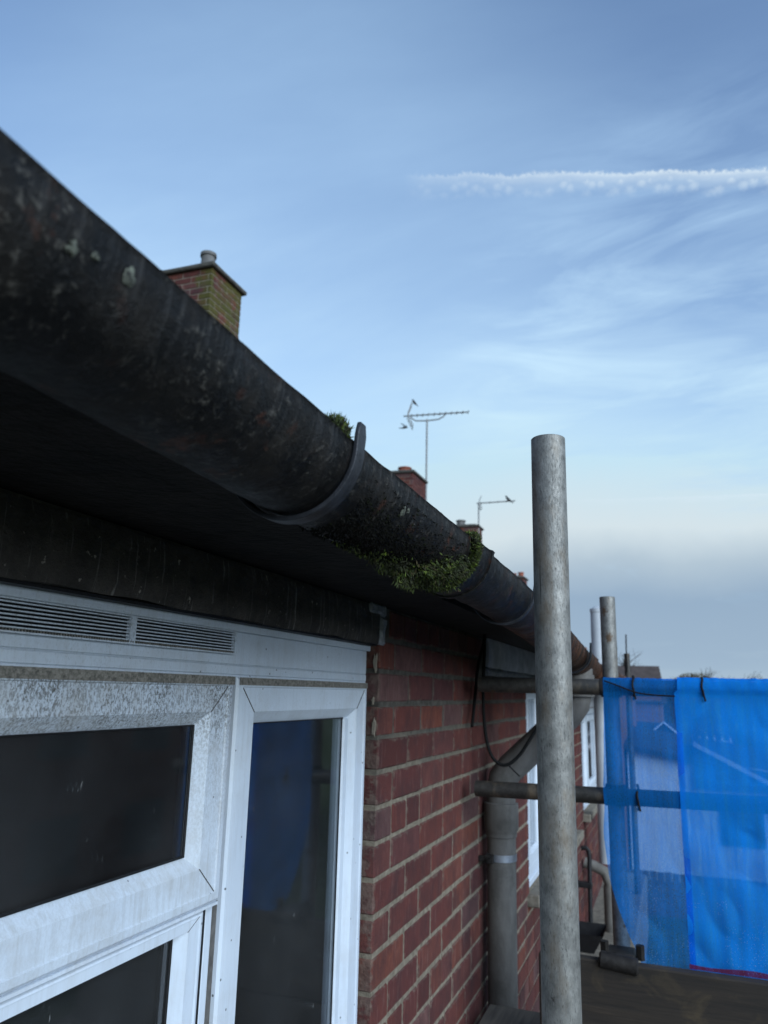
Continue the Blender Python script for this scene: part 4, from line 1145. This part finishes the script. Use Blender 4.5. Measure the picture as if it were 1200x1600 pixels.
def bird(pos, heading, scale, pose, lab):
    """body from a skinned chain, wings and tail as skinned branches: one continuous mesh"""
    me = bpy.data.meshes.new('bird')
    if pose == 'perch':
        vs_ = [(0, 0, .055), (.045, 0, .085), (.075, 0, .125), (.098, 0, .135), (.122, 0, .130), (-.05, 0, .03), (-.10, 0, .005), (-.17, 0, -.03), (.005, .02, .02), (.012, .02, -.005), (.005, -.02, .02), (.012, -.02, -.005)]
        es = [(0, 1), (1, 2), (2, 3), (3, 4), (0, 5), (5, 6), (6, 7), (0, 8), (8, 9), (0, 10), (10, 11)]
        rs = [.042, .038, .024, .017, .004, .034, .016, .010, .008, .005, .008, .005]
    else:
        vs_ = [(0, 0, 0), (.05, 0, .005), (.085, 0, .012), (.105, 0, .014), (.13, 0, .008), (-.06, 0, -.004), (-.11, 0, -.006), (-.17, 0, -.005),
               (.02, .06, .035), (.03, .13, .075), (-.01, .21, .10), (-.05, .26, .11), (.02, -.06, .035), (.03, -.13, .075), (-.01, -.21, .10), (-.05, -.26, .11)]
        es = [(0, 1), (1, 2), (2, 3), (3, 4), (0, 5), (5, 6), (6, 7), (0, 8), (8, 9), (9, 10), (10, 11), (0, 12), (12, 13), (13, 14), (14, 15)]
        rs = [.036, .030, .020, .017, .004, .026, .014, .018, .024, .026, .020, .006, .024, .026, .020, .006]
    me.from_pydata(vs_, es, [])
    o = bpy.data.objects.new('bird', me)
    link(o, pos); o.rotation_euler = heading; o.scale = (scale,) * 3
    md = o.modifiers.new('skin', 'SKIN'); md.use_smooth_shade = True
    sk = me.skin_vertices[0].data if me.skin_vertices else None
    if sk is None:
        bm = bmesh.new(); bm.from_mesh(me); bm.verts.layers.skin.verify(); bm.to_mesh(me); bm.free(); sk = me.skin_vertices[0].data
    for i, r in enumerate(rs):
        flat = pose == 'fly' and i >= 8
        sk[i].radius = (r, r * (.35 if flat else 1)); 
    sk[0].use_root = True
    sb = o.modifiers.new('sub', 'SUBSURF'); sb.levels = 2; sb.render_levels = 2
    me.materials.append(M['feather'])
    return tag(o, lab, 'bird')
bird((-4.62, 13.35, 5.00), (R(25), R(-8), R(35)), .62, 'fly', 'small dark bird in flight just left of the tall aerial')
bird((-4.63, 13.95, 5.72), (R(0), R(-20), R(200)), .62, 'perch', 'small dark bird on the reflector of the tall aerial')
bird((-3.78, 19.40, 4.935), (0, R(-15), R(175)), .95, 'perch', 'bird perched on the boom of the shorter aerial')

# ------------------------------------------------------------------ houses and trees beyond the netting
def zq(v): return v
ph = thing('pale_house', (.5, 24, GZ), 'pale rendered house extension seen through the sheer netting', 'house')
MB().box(-1.22, 4.2, 22.5, 27.5, GZ, -1.95).build('wall', M['render_pale'], ph)
MB().add([(-1.35, 22.3, -1.25), (4.4, 22.3, -2.15), (4.4, 27.7, -1.75), (-1.35, 27.7, -.95), (-1.35, 22.3, -1.37), (4.4, 22.3, -2.27), (4.4, 27.7, -1.87), (-1.35, 27.7, -1.07)],
         [(0, 1, 2, 3), (7, 6, 5, 4), (0, 4, 5, 1), (1, 5, 6, 2), (2, 6, 7, 3), (3, 7, 4, 0)]).build('roof', M['slate'], ph)
MB().add([(-1.22, 22.502, -1.95), (4.2, 22.502, -1.95), (4.2, 22.502, -2.26), (-1.22, 22.502, -1.42)], [(0, 1, 2), (0, 1, 3)]).build('gable_wall', M['render_pale'], ph)
MB().box(1.0, 2.0, 22.44, 22.49, -3.6, -2.6).build('window', M['window_dark'], ph)
MB().add([(.45, 22.32, -1.10), (2.6, 22.32, -2.20), (2.6, 22.32, -2.32), (.45, 22.32, -1.22), (.45, 22.27, -1.10), (2.6, 22.27, -2.20), (2.6, 22.27, -2.32), (.45, 22.27, -1.22)],
         [(0, 1, 2, 3), (7, 6, 5, 4), (0, 4, 5, 1), (1, 5, 6, 2), (2, 6, 7, 3), (3, 7, 4, 0)]).build('bargeboard', M['white_paint'], ph)
MB().add([(.45, 22.33, -1.16), (2.6, 22.33, -2.26), (.45, 22.33, -2.26), (.45, 25, -1.16), (2.6, 25, -2.26), (.45, 25, -2.26)], [(0, 1, 2), (3, 5, 4), (0, 3, 4, 1), (0, 2, 5, 3), (1, 4, 5, 2)]).build('lean_to', M['slate'], ph)
gf = thing('garden_fence', (0, 19, GZ), 'dark garden fence in front of the pale house, behind the netting', 'fence')
for i in range(44):
    x = -3.0 + i * .155
    MB().box(x, x + .145, 19.0, 19.025, GZ, -3.72 + random.uniform(-.01, .01)).build('fence_board', M['fence_wood'], gf)
MB().box(-3.0, 3.9, 19.026, 19.07, -4.0, -3.92).build('fence_rail', M['fence_wood'], gf)
cs = thing('conservatory', (-.3, 31, GZ), 'white conservatory with pointed gable behind the pale house', 'conservatory')
MB().box(-1.7, 1.9, 31, 34, GZ, -2.0).build('wall', M['render_pale'], cs)
MB().add([(-1.75, 30.9, -1.45), (1.95, 30.9, -1.45), (1.95, 34, -1.0), (-1.75, 34, -1.0), (-1.75, 30.9, -1.53), (1.95, 30.9, -1.53), (1.95, 34, -1.08), (-1.75, 34, -1.08)],
         [(0, 1, 2, 3), (7, 6, 5, 4), (0, 4, 5, 1), (1, 5, 6, 2), (2, 6, 7, 3), (3, 7, 4, 0)]).build('roof', M['slate'], cs)
MB().add([(-1.0, 30.85, -1.45), (.3, 30.85, -1.45), (-.35, 30.85, -.92), (-1.0, 33, -1.45), (.3, 33, -1.45), (-.35, 33, -.92)], [(0, 1, 2), (3, 5, 4), (0, 2, 5, 3), (1, 4, 5, 2)]).build('gable', M['slate'], cs)
MB().tube([(-1.02, 30.82, -1.45), (-.35, 30.82, -.90), (.32, 30.82, -1.45)], .035, 6).build('bargeboard', M['white_paint'], cs)
for i in range(15):
    x = -1.65 + i * .25
    MB().tube([(x, 30.82, -1.46), (x, 30.82, -1.30)], [.05, .01], 6).build('ridge_crest', M['white_paint'], cs)
MB().box(-1.75, 1.95, 30.80, 30.86, -1.62, -1.46).build('gutter_board', M['white_paint'], cs)
for x in (-1.6, -.75, .1, .95):
    w = MB().ring(x, x + .75, 0, 1, [(0, 0)]) if False else MB().box(x, x + .78, 30.93, 30.985, -2.6, -1.70)
    w.build('window', M['window_dark'], cs)
    MB().box(x - .04, x + .0, 30.90, 30.98, -2.6, -1.64).build('mullion', M['white_paint'], cs)
dh = thing('brown_roof_house', (-1.8, 47, GZ), 'distant house with dark brown roof just above the netting top', 'house')
MB().box(-5.2, -.55, 45, 52, GZ, .1).build('wall', M['brick_plain'], dh)
MB().add([(-5.4, 44.8, -.3), (-.30, 44.8, -.3), (-.62, 48.5, 1.78), (-5.4, 48.5, 1.78), (-5.4, 52.2, -.3), (-.30, 52.2, -.3)], [(0, 1, 2, 3), (3, 2, 5, 4), (1, 5, 2), (0, 3, 4)]).build('roof', M['roof_brown'], dh)
MB().box(-4.6, -3.6, 44.9, 44.97, -2.4, -1.3).build('window', M['window_dark'], dh)
MB().box(-2.4, -1.4, 44.9, 44.97, -2.4, -1.3).build('window', M['window_dark'], dh)

oh = thing('brick_house', (16, 14, GZ), 'brown brick house across the gardens, out beyond the right edge', 'house')
MB().box(11, 18, 4, 26, GZ, .2).build('wall', M['brick_plain'], oh)
MB().add([(10.7, 3.7, .1), (10.7, 26.3, .1), (14.5, 26.3, 2.9), (14.5, 3.7, 2.9), (18.3, 3.7, .1), (18.3, 26.3, .1)], [(0, 1, 2, 3), (3, 2, 5, 4), (0, 3, 4), (1, 5, 2)]).build('roof', M['roof_brown'], oh)
for yy in (6, 9, 13, 16, 20, 23):
    for zz_ in (-1.6, -4.0): MB().box(10.93, 10.99, yy, yy + 1.4, zz_, zz_ + 1.2).build('window', M['window_dark'], oh)
def tree(x, y, h, rw, lab, bare=False, seed=0):
    rnd = random.Random(seed)
    t = thing('tree', (x, y, GZ), lab, 'tree', 'trees on the skyline')
    tb = MB().tube([(x, y, GZ), (x + .1, y, GZ + h * .3), (x, y, GZ + h * .6), (x, y, GZ + h * .95)], [.28, .2, .12, .03], 8)
    tips = []
    for i in range(26):
        a = rnd.random() * 6.28; z0_ = GZ + h * rnd.uniform(.3, .85); L = rw * rnd.uniform(.5, 1.0) * (1.15 - (z0_ - GZ) / h * .6)
        p1 = Vector((x + math.cos(a) * L * .5, y + math.sin(a) * L * .5, z0_ + L * .35)); p2 = Vector((x + math.cos(a) * L, y + math.sin(a) * L, min(GZ + h, z0_ + L * .7)))
        tb.tube([(x, y, z0_), p1, p2], [.07, .045, .012], 5); tips += [p1, p2]
        for _ in range(4):
            e = p2 + Vector((rnd.gauss(0, .6), rnd.gauss(0, .6), rnd.uniform(.1, 1.0))); tb.tube([p1.lerp(p2, rnd.random()), e], [.025, .01], 4); tips.append(e)
    tb.build('trunk', M['bark'], t)
    if not bare:
        c = MB()
        for _ in range(7000):
            if rnd.random() < .5: q = rnd.choice(tips) + Vector((rnd.gauss(0, .45), rnd.gauss(0, .45), rnd.gauss(0, .4)))
            else:
                u_ = Vector((rnd.gauss(0, 1), rnd.gauss(0, 1), rnd.gauss(0, 1))).normalized() * rnd.random() ** .4
                q = Vector((x + u_.x * rw, y + u_.y * rw, GZ + h * (.5 + .48 * u_.z)))
            if q.z > GZ + h * (1.0 - .25 * ((q.x - x) / rw) ** 2): continue
            s = rnd.uniform(.06, .16); a = Vector((rnd.gauss(0, 1), rnd.gauss(0, 1), rnd.gauss(0, 1))).normalized(); b = a.orthogonal().normalized()
            b0 = len(c.v); c.v += [q - a * s, q + b * s * .6, q + a * s, q - b * s * .6]; c.f.append((b0, b0 + 1, b0 + 2, b0 + 3))
        c.build('crown', M['leaf_brown'], t)
for i, (x, y, h, rw, lab, bare) in enumerate((
        (2.3, 90, 7.2, 3.4, 'rounded brown tree on the skyline nearest the dark roofed house', False),
        (6.6, 92, 6.6, 3.6, 'middle brown tree of the three on the skyline', False),
        (10.6, 90, 6.5, 3.5, 'rightmost brown tree on the skyline', False),
        (-4.6, 88, 9.3, 3.0, 'bare winter tree behind the dark roofed house', True),
        (-.8, 120, 6.2, 3.2, 'farther low tree seen past the dark roof end', False),
        (15.5, 95, 6.6, 3.8, 'brown tree just outside the right edge of the skyline', False))):
    tree(x, y, h, rw, lab, bare, i + 3)
